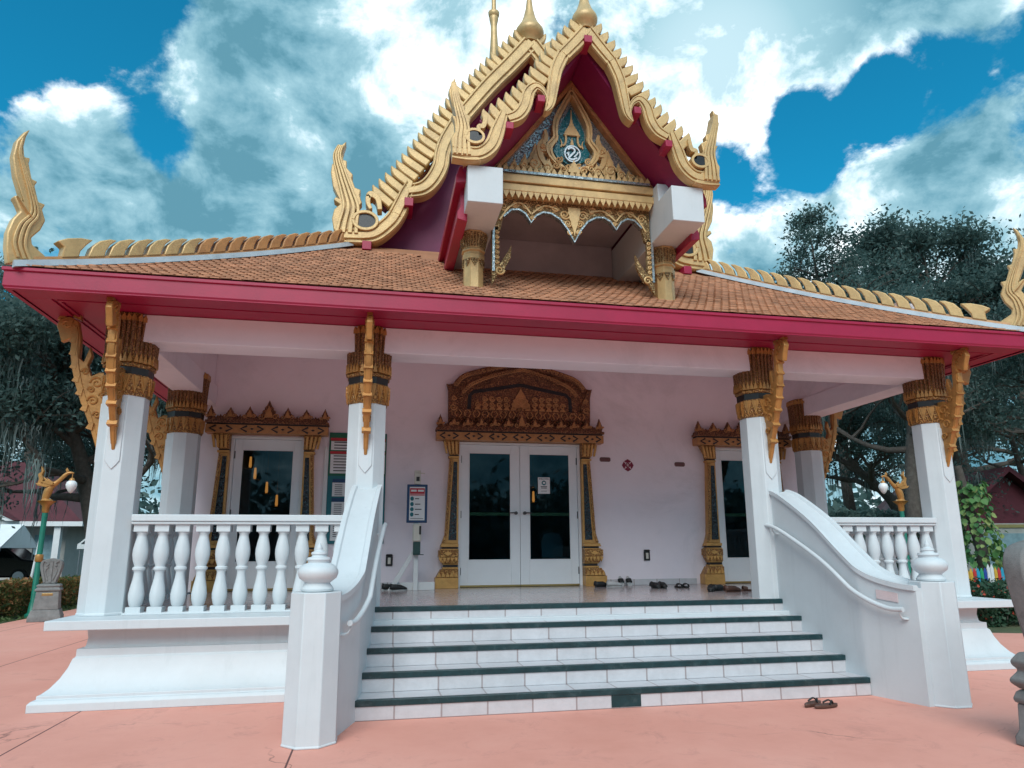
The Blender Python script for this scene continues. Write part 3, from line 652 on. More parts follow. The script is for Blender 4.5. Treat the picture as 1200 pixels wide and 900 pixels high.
mb = MB(); mb.prism([(-2.95, 6.0), (2.95, 6.0), (2.7, 6.3), (1.55, 7.85), (0, 10.0), (-1.55, 7.85), (-2.7, 6.3)], GY2 + .5, GY2 + .58); mb.build('main_gable_wall', 'plum', T, 30)
mb = MB(); mb.prism([(-2.95, 6.0), (2.95, 6.0), (2.7, 6.3), (1.55, 7.85), (0, 10.0), (-1.55, 7.85), (-2.7, 6.3)], 6.0, 6.08); mb.build('rear_gable_wall', 'plum', T, 30)
for s in (-1, 1):
    mb = MB(); mb.prism([(s * u, v) for u, v in ((1.45, 5.73), (1.60, 5.70), (1.60, 5.80), (1.56, 5.92), (1.47, 5.94))], GY1 + .18, GY2 + .1)
    mb.build('eave_moulding', 'magenta', T, 30, .008)
for s in (-1, 1):
    mb = MB(); mb.prism([(s * u, v) for u, v in ((1.44, 5.30), (1.56, 5.33), (1.56, 5.42), (1.52, 5.5), (1.52, 5.73), (1.44, 5.73))], GY1 + .35, GY2 + .05)
    mb.build('eave_board', 'magenta', T, 30, .008)

# spires on the ridge ends
def spire(y, z, s, rr):
    mb = MB(); mb.lathe([(r_ * rr, z + q * s) for r_, q in ((.55, -.22), (.62, -.12), (.8, -.02), (.97, .1), (1.0, .2), (.95, .3), (.8, .42), (.6, .6), (.42, .85), (.27, 1.2), (.16, 1.7), (.08, 2.3), (.01, 2.9))], (0, y, 0), 28)
    return mb.build('ridge_spire', 'gold', T, 60)
spire(GY1 + .03, 7.98, .36, .165); spire(GY2, 10.36, .5, .255)
mb = MB(); pth = crom([(0, 6.0, 10.0), (0, 6.05, 10.9), (0, 6.0, 11.7), (0, 6.1, 12.5), (0, 6.0, 13.3), (0, 6.05, 14.0), (0, 6.05, 14.5), (0, 6.1, 15.8)], 6); np_ = len(pth) - 1
mb.tube(pth, [.05 + .30 * (1 - i / np_) ** 2.2 + (.05 * math.exp(-((i / np_ - .74) / .035) ** 2)) - (.04 if i == np_ else 0) for i in range(np_ + 1)], 12)
mb.lathe([(.07, -.14), (.13, -.04), (.14, .04), (.08, .10)], (0, 6.05, 14.2), 14); mb.build('ridge_spire', 'gold', T, 60)

# ---- pediment of the front gable
PY = -.2
mb = MB(); mb.prism([(-1.05, 6.2), (1.05, 6.2), (0, 7.62)], PY + .03, PY + .1); ped = mb.build('pediment', 'mirror', T, 0)
mb = MB()
for s in (-1, 1):
    mb.prism([(s * u, v) for u, v in ((1.26, 6.16), (1.02, 6.20), (0, 7.56), (0, 7.86))], PY - .06, PY + .12)
    mb.prism([(s * u, v) for u, v in ((1.08, 6.20), (1.02, 6.20), (0, 7.56), (0, 7.64))], PY - .085, PY - .061)
mb.build('raking_frame', 'browngold', ped, 30, .006)
EMo = [(0.0, 7.50), (-0.099, 7.306), (-0.215, 7.054), (-0.238, 6.888), (-0.235, 6.773), (-0.315, 6.647), (-0.295, 6.511), (-0.165, 6.368), (0, 6.268)]
EMi = [(0, 7.30), (-0.125, 7.066), (-0.182, 6.919), (-0.185, 6.756), (-0.255, 6.631), (-0.201, 6.524), (0, 6.41)]
mb = MB(); mb.prism(EMi + [(-u, v) for u, v in EMi[1:-1][::-1]], PY - .01, PY + .029); mb.build('emblem_panel', 'teal', ped, 0)
mb = MB()
for s in (-1, 1):
    c1 = crom([(s * abs(u), v) for u, v in EMo], 5); mb.ribbon(c1, .075, PY - .06, PY + .03)
    mb.ribbon(crom([(s * abs(u) * .93, 6.3 + (v - 6.3) * .96) for u, v in EMo], 5), .03, PY - .085, PY - .03)
    mb.ribbon(crom([(s * abs(u) * 1.1, 6.3 + (v - 6.3) * 1.03) for u, v in EMo], 5), .028, PY - .078, PY - .03)
    mb.ribbon(crom([(s * .30, 6.30), (s * .42, 6.48), (s * .44, 6.66), (s * .36, 6.76), (s * .37, 6.9)], 5), [.03 + .05 * math.sin(PI * i / 20) for i in range(21)], PY - .05, PY + .03)
    for (x, z, w, hh) in ((.40, 6.55, .12, .36), (.52, 6.27, .24, .44), (.66, 6.27, .17, .26), (.80, 6.27, .13, .17), (.91, 6.26, .10, .11), (.34, 6.27, .2, .26)):
        mb.prism(flame(w, hh, s * x, z, -s * .02), PY - .03, PY + .03); mb.prism(flame(w * .55, hh * .7, s * x, z + .02, -s * .02), PY - .06, PY - .03)
        mb.spiral((s * x, z + hh * .25), w * .34, 1.5, .012, PY - .062, s)
    for (x, z, r_) in ((.14, 6.32, .06), (.24, 6.36, .05), (.20, 6.45, .05), (.07, 6.36, .05)): mb.spiral((s * x, z), r_, 1.5, .013, PY - .09, s, 1.)
mb.prism(flame(.16, .18, 0, 6.28), PY - .1, PY - .05)
mb.build('pediment_carving', 'gold', ped, 40, .004)
# emblem: tall ringed crown over a round monogram
mb = MB()
for k, (w, z0, z1) in enumerate(((.115, 6.86, 6.895), (.10, 6.897, 6.93), (.078, 6.932, 6.965), (.055, 6.967, 7.0), (.034, 7.002, 7.04), (.018, 7.042, 7.1), (.007, 7.1, 7.25))):
    mb.prism([(-w, z0), (w, z0), (w * .82, z1), (-w * .82, z1)], PY - .04 + .002 * k, PY - .012)
for s in (-1, 1):
    mb.ribbon(crom([(s * .085, 6.86), (s * .08, 6.78), (s * .10, 6.72), (s * .13, 6.70)], 4), .025, PY - .035, PY - .012)
    mb.ribbon(crom([(s * .15, 6.68), (s * .14, 6.74), (s * .16, 6.80)], 4), [.02, .02, .018, .016, .014, .012, .01, .008, .004], PY - .03, PY - .012)
mb.prism(flame(.045, .11, 0, 6.72), PY - .035, PY - .012)
mb.build('emblem_crown', 'gold', ped, 40)
mb = MB()
circ = [(.105 * math.cos(t), 6.585 + .115 * math.sin(t)) for t in [2 * PI * k / 28 for k in range(29)]]
mb.ribbon(circ, .018, PY - .045, PY - .012)
mb.ribbon(crom([(-.06, 6.64), (-.03, 6.67), (.02, 6.66), (.03, 6.62), (-.01, 6.57), (-.05, 6.52), (0, 6.50), (.06, 6.53)], 5), .024, PY - .048, PY - .012)
mb.ribbon(crom([(.02, 6.54), (.06, 6.58), (.08, 6.62)], 5), .018, PY - .044, PY - .012); mb.ribbon(crom([(-.08, 6.58), (-.05, 6.6), (-.06, 6.55)], 5), .018, PY - .044, PY - .012)
mb.build('emblem_monogram', 'silver', ped, 40)
# entablature and scalloped valance
mb = MB()
mb.box(-1.06, 1.06, PY - .12, PY + .12, 6.135, 6.17); mb.box(-1.07, 1.07, PY - .16, PY + .12, 6.03, 6.132); mb.box(-1.05, 1.05, PY - .13, PY + .12, 6.0, 6.029); mb.box(-1.08, 1.08, PY - .17, PY + .12, 5.90, 5.998); mb.box(-1.03, 1.03, PY - .10, PY + .12, 5.86, 5.898)
en = mb.build('entablature', 'gold', T, 30, .01)
mb = MB(); mb.box(-1.03, 1.03, PY - .14, PY + .1, 6.172, 6.205); mb.build('mirror_strip', 'mirror', en, 0)
mb = MB()
for i in range(26):
    x = -1.0 + i * .08; mb.prism([(p, 5.90 - (q - 5.90)) for p, q in flame(.075, .10, x, 5.90)], PY - .165, PY - .12)
    mb.prism(flame(.07, .075, x, 6.206), PY - .14, PY - .1)
mb.build('leaf_moulding', 'gold', en, 40)
VAL = [(-0.931, 5.60), (-0.83, 5.702), (-0.729, 5.715), (-0.646, 5.666), (-0.571, 5.549), (-0.502, 5.653), (-0.408, 5.706), (-0.306, 5.698), (-0.187, 5.629), (-0.087, 5.495), (0, 5.325)]
full = VAL + [(-u, v) for u, v in VAL[:-1][::-1]]
mb = MB(); mb.prism([(-1.04, 5.859), (-1.04, 5.40), (-.97, 5.42)] + full + [(.97, 5.42), (1.04, 5.40), (1.04, 5.859)], PY - .03, PY + .03)
va = mb.build('valance', 'goldc', T, 0)
mb = MB(); mb.ribbon(full, .022, PY - .045, PY + .035); mb.build('valance_edge', 'mirror', va, 0)
mb = MB()
for s in (-1, 1):
    mb.ribbon(crom([(s * .98, 5.55), (s * .85, 5.74), (s * .70, 5.80), (s * .57, 5.66)], 5), .02, PY - .05, PY - .02); mb.ribbon(crom([(s * .57, 5.66), (s * .40, 5.79), (s * .22, 5.76)], 5), .02, PY - .05, PY - .02)
    for (x, z, r_) in ((.12, 5.70, .07), (.08, 5.58, .05), (.25, 5.78, .05), (.47, 5.77, .05), (.64, 5.78, .05), (.78, 5.78, .045), (.93, 5.74, .06), (.06, 5.46, .035), (.55, 5.62, .03)): mb.spiral((s * x, z), r_, 1.6, .013, PY - .035, s)
mb.prism([(p, 5.80 - (q - 5.80)) for p, q in flame(.17, .40, 0, 5.80)], PY - .055, PY - .025)
mb.build('valance_scroll', 'gold', va, 40)
TAIL = [(-1.075, 4.678), (-1.086, 5.447), (-0.993, 5.456), (-0.983, 4.953), (-0.858, 5.159), (-0.827, 5.228), (-0.838, 5.052), (-0.88, 4.962), (-0.942, 4.849), (-0.993, 4.834)]
for s in (-1, 1):
    mb = MB(); mb.prism([(s * abs(u), v) for u, v in TAIL], PY - .03, PY + .03); t_ = mb.build('side_pendant', 'goldc', va, 0, .006)
    mb = MB(); mb.box(*sorted((s * 1.075, s * 1.045)), PY - .045, PY - .031, 4.85, 5.45); mb.build('mirror_strip', 'mirror', t_, 0)
    mb = MB()
    for k in range(7): mb.spiral((s * 1.015, 4.98 + k * .068), .026, 1.3, .01, PY - .035, s)
    mb.spiral((s * .98, 4.87), .06, 1.4, .014, PY - .035, s); mb.build('pendant_scroll', 'gold', t_, 40)

# white bracket beams carrying the front gable, and the little gilt columns
for s in (-1, 1):
    mb = MB(); x0, x1 = 1.06, 1.48
    mb.prism([(-.915, 5.40), (-.915, 5.865), (-.52, 5.865), (-.5, 6.12), (-.1, 6.12), (-.05, 5.99), (2.3, 5.99), (2.3, 5.40)], s * x0, s * x1, YZ)
    mb.build('gable_beam', 'white', T, 30, .008)
    mb = MB(); c = (s * 1.29, -.05, 0)
    mb.oct([(.125, 4.5), (.12, 5.02), (.135, 5.03), (.14, 5.09), (.125, 5.1), (.125, 5.13), (.145, 5.14), (.145, 5.16), (.13, 5.175), (.135, 5.25), (.165, 5.398)], c); g_ = mb.build('gable_column', 'gold', T, 25, .005)
    mb = MB()
    for f in range(8):
        a = f * PI / 4; nx, ny = math.cos(a), math.sin(a)
        F = lambda u, v, w: (c[0] + nx * w - ny * u, c[1] + ny * w + nx * u, v)
        for j in range(3):
            u = (j - 1) * .038; mb.tube([F(u, 5.19, .138), F(u * 1.15, 5.37, .165)], [.012, .017], 6)
        mb.prism([(p, 5.03 - (q - 5.03)) for p, q in flame(.09, .1, 0, 5.03)], .12, .14, F)
    mb.build('capital_relief', 'goldc', g_, 40)
# loft room behind the valance
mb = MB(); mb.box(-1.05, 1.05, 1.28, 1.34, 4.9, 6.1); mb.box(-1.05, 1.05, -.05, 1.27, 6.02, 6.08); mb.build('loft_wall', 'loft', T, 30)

# ---- doors and their gilded surrounds
def lever(parent, x, y, z, s):
    mb = MB(); mb.tube([(x, y, z), (x, y - .05, z)], .028, 12); mb.tube([(x, y - .05, z), (x + s * .05, y - .055, z + .004), (x + s * .12, y - .05, z)], [.013, .011, .009], 8); mb.build('handle', 'metal', parent, 50)
def leaf(root, x0, x1, z0, z1, y, gx0, gx1, gz0, gz1, bar, hinge, hside):
    mb = MB(); t = .045
    mb.box(x0, gx0, y, y + t, z0, z1); mb.box(gx1, x1, y, y + t, z0, z1); mb.box(gx0 + .0005, gx1 - .0005, y, y + t, z0, gz0); mb.box(gx0 + .0005, gx1 - .0005, y, y + t, gz1, z1)
    d_ = mb.build('door_leaf', 'frame', root, 30, .003)
    mb = MB(); mb.box(gx0 - .005, gx1 + .005, y + .018, y + .026, gz0 - .005, gz1 + .005); mb.build('glass_pane', 'glass', d_, 0)
    mb = MB()
    for a, b_, c, e in ((gx0, gx0 + .018, gz0, gz1), (gx1 - .018, gx1, gz0, gz1), (gx0 + .019, gx1 - .019, gz0, gz0 + .018), (gx0 + .019, gx1 - .019, gz1 - .018, gz1)): mb.box(a, b_, y - .006, y + .012, c, e)
    mb.build('glazing_bead', 'frame', d_, 30, .003)
    if bar:
        mb = MB(); mb.box(gx0, gx1, y + .03, y + .06, bar - .03, bar + .03); mb.build('push_bar', 'brass', d_, 30, .006)
    mb = MB()
    for z in (z0 + .25, (z0 + z1) / 2, z1 - .25): mb.box(hinge - .012, hinge + .012, y - .012, y + .01, z - .06, z + .06)
    mb.build('hinge', 'metal', d_, 30, .002)
    mb = MB(); mb.box(x0, x1, y - .01, y + .012, z0 - .0, z0 + .03); mb.build('threshold_strip', 'brass', d_, 30)
    return d_
def surround(root, cx, half, inner, zl, crest_n, ctip):
    """pilasters, lintel and crest, all carved and gilded"""
    y = WY
    for s in (-1, 1):
        # stacked blocks seen from the front: (z0, z1, outer at bottom, outer at top, projection)
        k = half / 1.45
        blocks = [(0, .17, 1.455, 1.455, .2, 'jambgold'), (.171, .30, 1.44, 1.36, .19, 'jambc'), (.301, .33, 1.33, 1.33, .15, 'jambgold'), (.331, .37, 1.31, 1.31, .13, 'black'), (.371, .39, 1.33, 1.33, .15, 'jambgold'),
                  (.391, .49, 1.34, 1.385, .17, 'jambc'), (.491, .60, 1.40, 1.40, .19, 'jambc'), (.601, .62, 1.37, 1.37, .17, 'jambgold'), (.621, .65, 1.34, 1.34, .14, 'black'), (.651, .70, 1.375, 1.355, .17, 'jambgold')]
        groups = {}
        for z0, z1, a, b_, pr_, m_ in blocks:
            wi = inner; o0, o1 = inner + (a - 1.06) * .94 / 1., inner + (b_ - 1.06) * .94
            groups.setdefault(m_, MB()).prism([(cx + s * wi, P + z0), (cx + s * o0, P + z0), (cx + s * o1, P + z1), (cx + s * wi, P + z1)], y - pr_, y - .0005)
        zc = zl - .26                      # pilaster capital
        sh = groups['jambgold']
        o0, o1 = inner + .27, inner + .155
        sh.prism([(cx + s * inner, P + .701), (cx + s * o0, P + .701), (cx + s * (o0 - .05), P + .85), (cx + s * o1, zc - .04), (cx + s * inner, zc - .04)], y - .11, y - .0005)
        groups['jambc'].prism([(cx + s * (o0 - .005), P + .72), (cx + s * (o0 - .05), P + .72), (cx + s * (o0 - .09), P + .87), (cx + s * (o1 - .045), zc - .06), (cx + s * (o1 - .004), zc - .06), (cx + s * (o0 - .05), P + .86)], y - .135, y - .111)
        sh.box(*sorted((cx + s * inner, cx + s * (o1 + .02))), y - .14, y - .0005, zc - .039, zc - .005)
        groups['black'].box(*sorted((cx + s * inner, cx + s * (o1))), y - .115, y - .0005, zc - .0045, zc + .015)
        groups['jambc'].prism([(cx + s * inner, zc + .016), (cx + s * (o1 + .005), zc + .016), (cx + s * (o1 + .03), zc + .12), (cx + s * (o1 + .11), zl - .002), (cx + s * inner, zl - .002)], y - .16, y - .0005)
        p_ = None
        for m_ in ('jambgold', 'jambc', 'black'):
            o = groups[m_].build('pilaster' if p_ is None else 'pilaster_carving' if m_ == 'jambc' else 'pilaster_inlay', m_, root if p_ is None else p_, 30, .005)
            p_ = p_ or o
        g_ = MB(); g_.prism([(cx + s * (inner + .03), P + .76), (cx + s * (o0 - .11), P + .76), (cx + s * (o1 - .065), zc - .10), (cx + s * (inner + .03), zc - .10)], y - .123, y - .112); g_.build('glass_inlay', 'darkgem', p_, 0)
        f_ = MB()
        for j in range(4):
            x = inner + .03 + j * .055; f_.prism([(cx + s * x, zc + .03), (cx + s * (x + .035), zc + .03), (cx + s * (x + .045 + j * .01), zl - .03), (cx + s * (x + .005 + j * .01), zl - .03)], y - .185, y - .155)
        for j in range(5):
            f_.prism(flame(.062, .085, cx + s * (inner + .04 + j * .068), P + .18), y - .215, y - .18); f_.prism([(a, P + .485 - (b_ - P - .395)) for a, b_ in flame(.06, .085, cx + s * (inner + .04 + j * .062), P + .395)], y - .195, y - .15)
        f_.prism([(cx + s * (inner + .10), P + .545), (cx + s * (inner + .17), P + .585), (cx + s * (inner + .24), P + .545), (cx + s * (inner + .17), P + .508)], y - .205, y - .18)
        f_.build('pilaster_leaf', 'jambgold', p_, 30, .003)
    mb = MB(); mb.box(cx - half, cx + half, y - .2, y - .0005, zl, zl + .135); li = mb.build('lintel', 'browngold', root, 30, .006)
    mb = MB(); mb.box(cx - half - .01, cx + half + .01, y - .22, y - .0005, zl + .158, zl + .20); mb.box(cx - half + .02, cx + half - .02, y - .19, y - .0006, zl + .201, zl + .25); mb.build('cornice', 'brownc', li, 30, .006)
    mb = MB(); mb.box(cx - half + .02, cx + half - .02, y - .195, y - .001, zl + .1355, zl + .1575); mb.build('lintel_inlay', 'black', li, 30)
    mb = MB(); nn = max(4, int(half * 2 / .4))
    for i in range(nn):
        x = cx - half + (i + .5) * 2 * half / nn; w = half / nn * .72
        for s in (-1, 1): mb.ribbon([(x + s * w * .45, zl + .115), (x + s * w, zl + .068), (x + s * w * .45, zl + .02)], .03, y - .208, y - .195)
        mb.prism([(x - .03, zl + .068), (x, zl + .085), (x + .03, zl + .068), (x, zl + .05)], y - .212, y - .195)
    mb.build('lintel_lozenge', 'black', li, 30)
    mb = MB(); ov = MB()
    for i in range(crest_n):
        t = -1 + 2 * i / (crest_n - 1); x = cx + t * (half - .06); mid = abs(t) < .01
        hh = ctip * .9 if mid else (.19 if abs(t) > .97 else .15 + .06 * (1 - abs(t))); w = half * 2 / crest_n * (.95 if mid else .5 if abs(t) > .97 else .62)
        mb.prism(flame(w, hh, x, zl + .25), y - .17, y - .12); ov.prism(flame(w * .5, hh * .66, x, zl + .262), y - .19, y - .168)
        if i < crest_n - 1:
            for q_ in (.36, .5, .64): mb.prism(flame(half * .36 / crest_n, .055 if q_ == .5 else .04, x + q_ * 2 * (half - .06) / (crest_n - 1), zl + .25), y - .165, y - .13)
        for s in (-1, 1): ov.spiral((x + s * w * .42, zl + .275), w * .2, 1.3, .010, y - .19, s)
    ck = mb.build('crest', 'brownc', li, 30, .003); ov.build('crest_relief', 'browngold', li, 40)
    return li

E1 = empty('entrance_door'); E1.parent = T
mb = MB()
mb.box(-1.06, -1.015, WY - .03, WY + .12, P, 3.20); mb.box(1.015, 1.06, WY - .03, WY + .12, P, 3.20); mb.box(-1.06, 1.06, WY - .03, WY + .12, 3.201, 3.238)
mb.build('door_frame', 'frame', E1, 30, .004)
leaf(E1, -1.012, -.003, P + .006, 3.197, WY + .02, -.885, -.155, 1.27, 3.07, 2.035, -1.012, 1); leaf(E1, .003, 1.012, P + .006, 3.197, WY + .02, .155, .885, 1.27, 3.07, 2.035, 1.012, -1)
lever(E1, -.075, WY + .02, 2.05, -1); lever(E1, .075, WY + .02, 2.05, 1)
li = surround(E1, 0, 1.45, 1.062, 3.245, 13, .36)
# arched pediment over the entrance
ARC = [(-1.246, 3.50), (-1.255, 4.218), (-1.171, 4.236), (-1.045, 4.377), (-0.875, 4.463), (-0.5, 4.567), (-0.178, 4.653), (0, 4.69)]
ARI = [(-0.897, 3.80), (-0.885, 4.036), (-0.814, 4.105), (-0.355, 4.187), (0, 4.254)]
sym = lambda pts: pts + [(-u, v) for u, v in (pts[:-1] if abs(pts[-1][0]) < 1e-6 else pts)[::-1]]
mb = MB(); mb.prism(sym(ARC), WY - .08, WY - .0005); ar = mb.build('door_pediment', 'brownc', E1, 0, .006)
mb = MB(); sc2 = MB()
for off, w, d in ((0, .10, .12), (-.13, .085, .11)):
    for s in (-1, 1):
        pth = crom([(s * (1.16 + off * .9), 4.17 + off), (s * (1.03 + off), 4.33 + off), (s * (.86 + off * .8), 4.415 + off), (s * .5, 4.52 + off), (s * .18, 4.61 + off), (0, 4.65 + off)], 5)
        mb.ribbon(pth, w, WY - d, WY - .07)
        for j in range(2, len(pth) - 1): sc2.spiral(pth[j], .034, 1.3, .009, WY - d - .006, s)
for s in (-1, 1):
    mb.prism([(s * u, v) for u, v in ((1.13, 3.62), (1.24, 3.62), (1.25, 4.06), (1.29, 4.22), (1.21, 4.20), (1.15, 4.05), (1.07, 3.9))], WY - .12, WY - .07)
    sc2.spiral((s * 1.17, 3.82), .06, 1.5, .015, WY - .125, s); sc2.spiral((s * 1.16, 3.98), .045, 1.5, .012, WY - .125, s)
mb.box(-1.2, 1.2, WY - .11, WY - .0008, 3.64, 3.79)
mb.build('arch_moulding', 'brownc', ar, 30, .005)
for i in range(-7, 8):
    x = i * .155
    for s in (-1, 1): sc2.ribbon([(x + s * .02, 3.775), (x + s * .06, 3.715), (x + s * .02, 3.655)], .016, WY - .122, WY - .108)
sc2.build('arch_scroll', 'browngold', ar, 40)
mb = MB(); mb.ribbon(sym(ARI), .06, WY - .09, WY - .078); mb.build('arch_inlay', 'black', ar, 30)
mb = MB(); mb.prism(sym([(-.86, 3.80), (-.85, 4.02), (-.8, 4.075), (-.355, 4.15), (0, 4.215)]), WY - .09, WY - .081); tp = mb.build('tympanum', 'brownc', ar, 0)
mb = MB()
for i in range(-6, 7):
    if abs(i) > 1:
        for zz in (3.89, 3.99):
            if abs(i) < 6 or zz < 3.95: mb.spiral((i * .125, zz), .05, 1.6, .014, WY - .096, 1 if i > 0 else -1)
    mb.prism(flame(.11, .07, i * .125, 3.792), WY - .115, WY - .09)
mb.prism(flame(.33, .36, 0, 3.83), WY - .115, WY - .09); mb.spiral((0, 3.95), .08, 2, .014, WY - .12); mb.build('tympanum_scroll', 'browngold', tp, 40)

for s in (-1, 1):
    E2 = empty('side_door'); E2.parent = T; cx = s * 4.13
    mb = MB(); mb.box(cx - .56, cx - .51, WY - .03, WY + .12, P, 3.20); mb.box(cx + .51, cx + .56, WY - .03, WY + .12, P, 3.20); mb.box(cx - .56, cx + .56, WY - .03, WY + .12, 3.201, 3.245); mb.build('door_frame', 'frame', E2, 30, .004)
    leaf(E2, cx - .505, cx + .505, P + .006, 3.197, WY + .02, cx - .395, cx + .405, 1.27, 3.04, 2.04 if s > 0 else None, cx - .505 * 1, 1)
    lever(E2, cx + .45, WY + .02, 1.95, -1)
    surround(E2, cx, .93, .563, 3.265, 7, .33)

# ================================================================== things on the porch
def at(name, loc, rz, label, cat, group=None): return empty(name, loc, rz, label, cat, group)
def shoe_mb(L_=.27, W=.095, H=.075, kind='clog'):
    mb = MB()
    def ring(z, k, ins=0):
        out = []
        for i in range(18):
            a = 2 * PI * i / 18; c, s_ = math.cos(a), math.sin(a)
            y = s_ * L_ / 2; w = W / 2 * (.86 + .14 * s_) * (1 - .12 * max(0, -s_ - .2))
            out.append((c * w * k, y * (k * .5 + .5), z))
        return out
    mb.loft([ring(0, .94), ring(.006, 1), ring(.022, 1.02), ring(.026, .97)])
    sole = mb
    up = MB(); rings = []
    n = 9
    if kind in ('clog', 'sneaker'):
        for j in range(n):
            t = j / (n - 1); y = -L_ / 2 * .93 + L_ * .93 * t; w = W / 2 * (.82 + .2 * math.sin(PI * min(1, t * 1.05)) ** .8) * (1 if t < .9 else .6)
            hh = H * (1.0 - .05 * t if t < .45 else 1.0 - .75 * ((t - .45) / .55) ** 1.3)
            if kind == 'sneaker' and t < .45: hh *= 1.15
            op = t < .52 and t > .05
            prof = []
            for k in range(9):
                a = PI * k / 8
                prof.append((math.cos(a) * w, y, .026 + hh * (math.sin(a) ** .6 if not op else min(math.sin(a) ** .6, 1) * (1 if abs(math.cos(a)) > .45 else .25))))
            rings.append(prof)
        up.loft(rings, closed=False)
        up.add([p for p in rings[0]], [tuple(range(9))]); up.add([p for p in rings[-1]], [tuple(range(9))])
    elif kind == 'slide':
        for j in range(5):
            t = j / 4; y = L_ * (.02 + .24 * t)
            rings.append([(math.cos(PI * k / 8) * W / 2 * 1.05, y, .02 + H * .75 * (1 - .2 * t) * math.sin(PI * k / 8) ** .7) for k in range(9)])
        up.loft(rings, closed=False)
        up.loft([[(x * .93, y, z - .006) for x, y, z in r_] for r_ in rings], closed=False)
    else:   # flip flop straps
        for s_ in (-1, 1): up.tube(crom([(0, L_ * .32, .026), (s_ * W * .2, L_ * .2, .055), (s_ * W * .46, L_ * .02, .03)], 4), .008, 6)
        up.tube([(0, L_ * .32, .02), (0, L_ * .32, .04)], .006, 6)
    return sole, up
SH = {}
def shoe(name, kind, mats, x, y, rz, label, group, z=P, tilt=None):
    key = (name, kind, mats)
    if key not in SH:
        s_, u_ = shoe_mb(kind=kind)
        r_ = empty(name); s_.build('sole', mats[0], r_, 50); o = u_.build('upper' if kind != 'flip' else 'strap', mats[1], r_, 60)
        so = o.modifiers.new('thick', 'SOLIDIFY') if kind in ('clog', 'sneaker', 'slide') else None
        if so: so.thickness = .004
        SH[key] = r_
    else: r_ = clone(SH[key])
    r_.location = (x, y, z); r_.rotation_euler = (tilt or 0, 0, rz); tag(r_, label, 'shoe', group)
PS = 'shoes left by the doors'
shoe('sneaker', 'sneaker', ('greyshoe', 'rubber'), -2.14, 2.86, R(-70), 'black canvas sneaker by the dispenser stand, nearer the wall', PS); shoe('sneaker', 'sneaker', ('greyshoe', 'rubber'), -2.02, 2.72, R(-78), 'black canvas sneaker by the dispenser stand, nearer the steps', PS)
shoe('flat_shoe', 'clog', ('rubber', 'rubber'), 1.24, 2.86, R(-70), 'flat black slip-on lying against the foot of the gilded pilaster', PS); shoe('slipper', 'clog', ('greyshoe', 'greyshoe'), 1.44, 2.80, R(-95), 'pale grey slipper beside the gilded pilaster', PS)
shoe('slide_sandal', 'slide', ('greyshoe', 'rubber'), 1.70, 3.20, 0, 'white-soled slide leaning on the skirting, left of its pair', PS, P + .03, R(58)); shoe('slide_sandal', 'slide', ('greyshoe', 'rubber'), 1.84, 3.20, R(4), 'white-soled slide leaning on the skirting, right of its pair', PS, P + .03, R(58))
shoe('clog', 'clog', ('rubber', 'rubber'), 1.94, 2.30, R(185), 'rounded black clog, left of a neat pair', PS); shoe('clog', 'clog', ('rubber', 'rubber'), 2.06, 2.30, R(178), 'rounded black clog, right of a neat pair', PS)
shoe('flip_flop', 'slide', ('rubber', 'rubber'), 2.34, 2.34, R(180), 'black slide between the clogs and the shoe heap, left one', PS); shoe('flip_flop', 'slide', ('rubber', 'rubber'), 2.46, 2.35, R(176), 'black slide between the clogs and the shoe heap, right one', PS)
shoe('dress_shoe', 'clog', ('rubber', 'rubber'), 2.38, 1.32, R(150), 'scuffed black shoe at the left of the heap by the column', PS); shoe('dress_shoe', 'clog', ('rubber', 'rubber'), 2.56, 1.42, R(-60), 'black shoe lying crosswise in the heap by the column', PS)
shoe('leather_sandal', 'clog', ('leather', 'leather'), 2.60, 1.10, R(-80), 'brown leather shoe in front of the heap', PS); shoe('leather_sandal', 'slide', ('leather', 'leather'), 2.86, 1.30, R(-100), 'brown sandal at the right of the heap by the column', PS)
shoe('strap_sandal', 'flip', ('leather', 'rubber'), 1.70, -1.93, R(-62), 'dark flip-flop on the coral ground, nearer the bottom step', 'flip-flops at the foot of the steps', .008); shoe('strap_sandal', 'flip', ('leather', 'rubber'), 1.77, -2.03, R(-80), 'dark flip-flop on the coral ground, farther from the bottom step', 'flip-flops at the foot of the steps', .008)

# dispenser stand with sign
S = at('dispenser_stand', (-1.765, 2.80, P), 0, 'white wooden stand with blue framed sign and soap dispenser beside the entrance', 'stand')
mb = MB(); mb.box(-.035, .035, -.03, .03, 0, .62); mb.box(-.3, .3, .031, .06, 0, .12); mb.prism([(-.42, 0), (-.33, 0), (-.02, .55), (-.036, .64)], -.028, -.0305 + .055); mb.box(-.05, .05, .005, .03, .62, 1.75); mb.build('post', 'whitetrim', S, 30, .004)
mb = MB(); mb.box(-.16, .16, -.01, .004, 1.02, 1.62); sg = mb.build('sign_board', 'posterblue', S, 30, .006)
mb = MB(); mb.box(-.12, .12, -.014, -.011, 1.06, 1.58); mb.build('sign_paper', 'paper', sg, 0)
mb = MB(); mb.box(-.115, .115, -.017, -.0145, 1.47, 1.56); mb.box(-.115, .115, -.017, -.0145, 1.445, 1.462); mb.build('sign_heading', 'posterred', sg, 0)
mb = MB()
for i, z in enumerate((1.395, 1.31, 1.23, 1.15)): mb.box(-.035, .03 + .04 * ((i * 7) % 3) / 2, -.0165, -.0145, z - .007, z + .007)
mb.box(-.1, .1, -.0165, -.0145, 1.083, 1.09); mb.build('sign_text', 'ink', sg, 0)
mb = MB()
for z in (1.395, 1.31, 1.23, 1.15): mb.lathe([(.028, 0), (.028, .003)], (0, 0, 0), 16); mb.v[-32:] = [(x - .08, -.0145 - zz, z + y * 1.2) for x, y, zz in mb.v[-32:]]
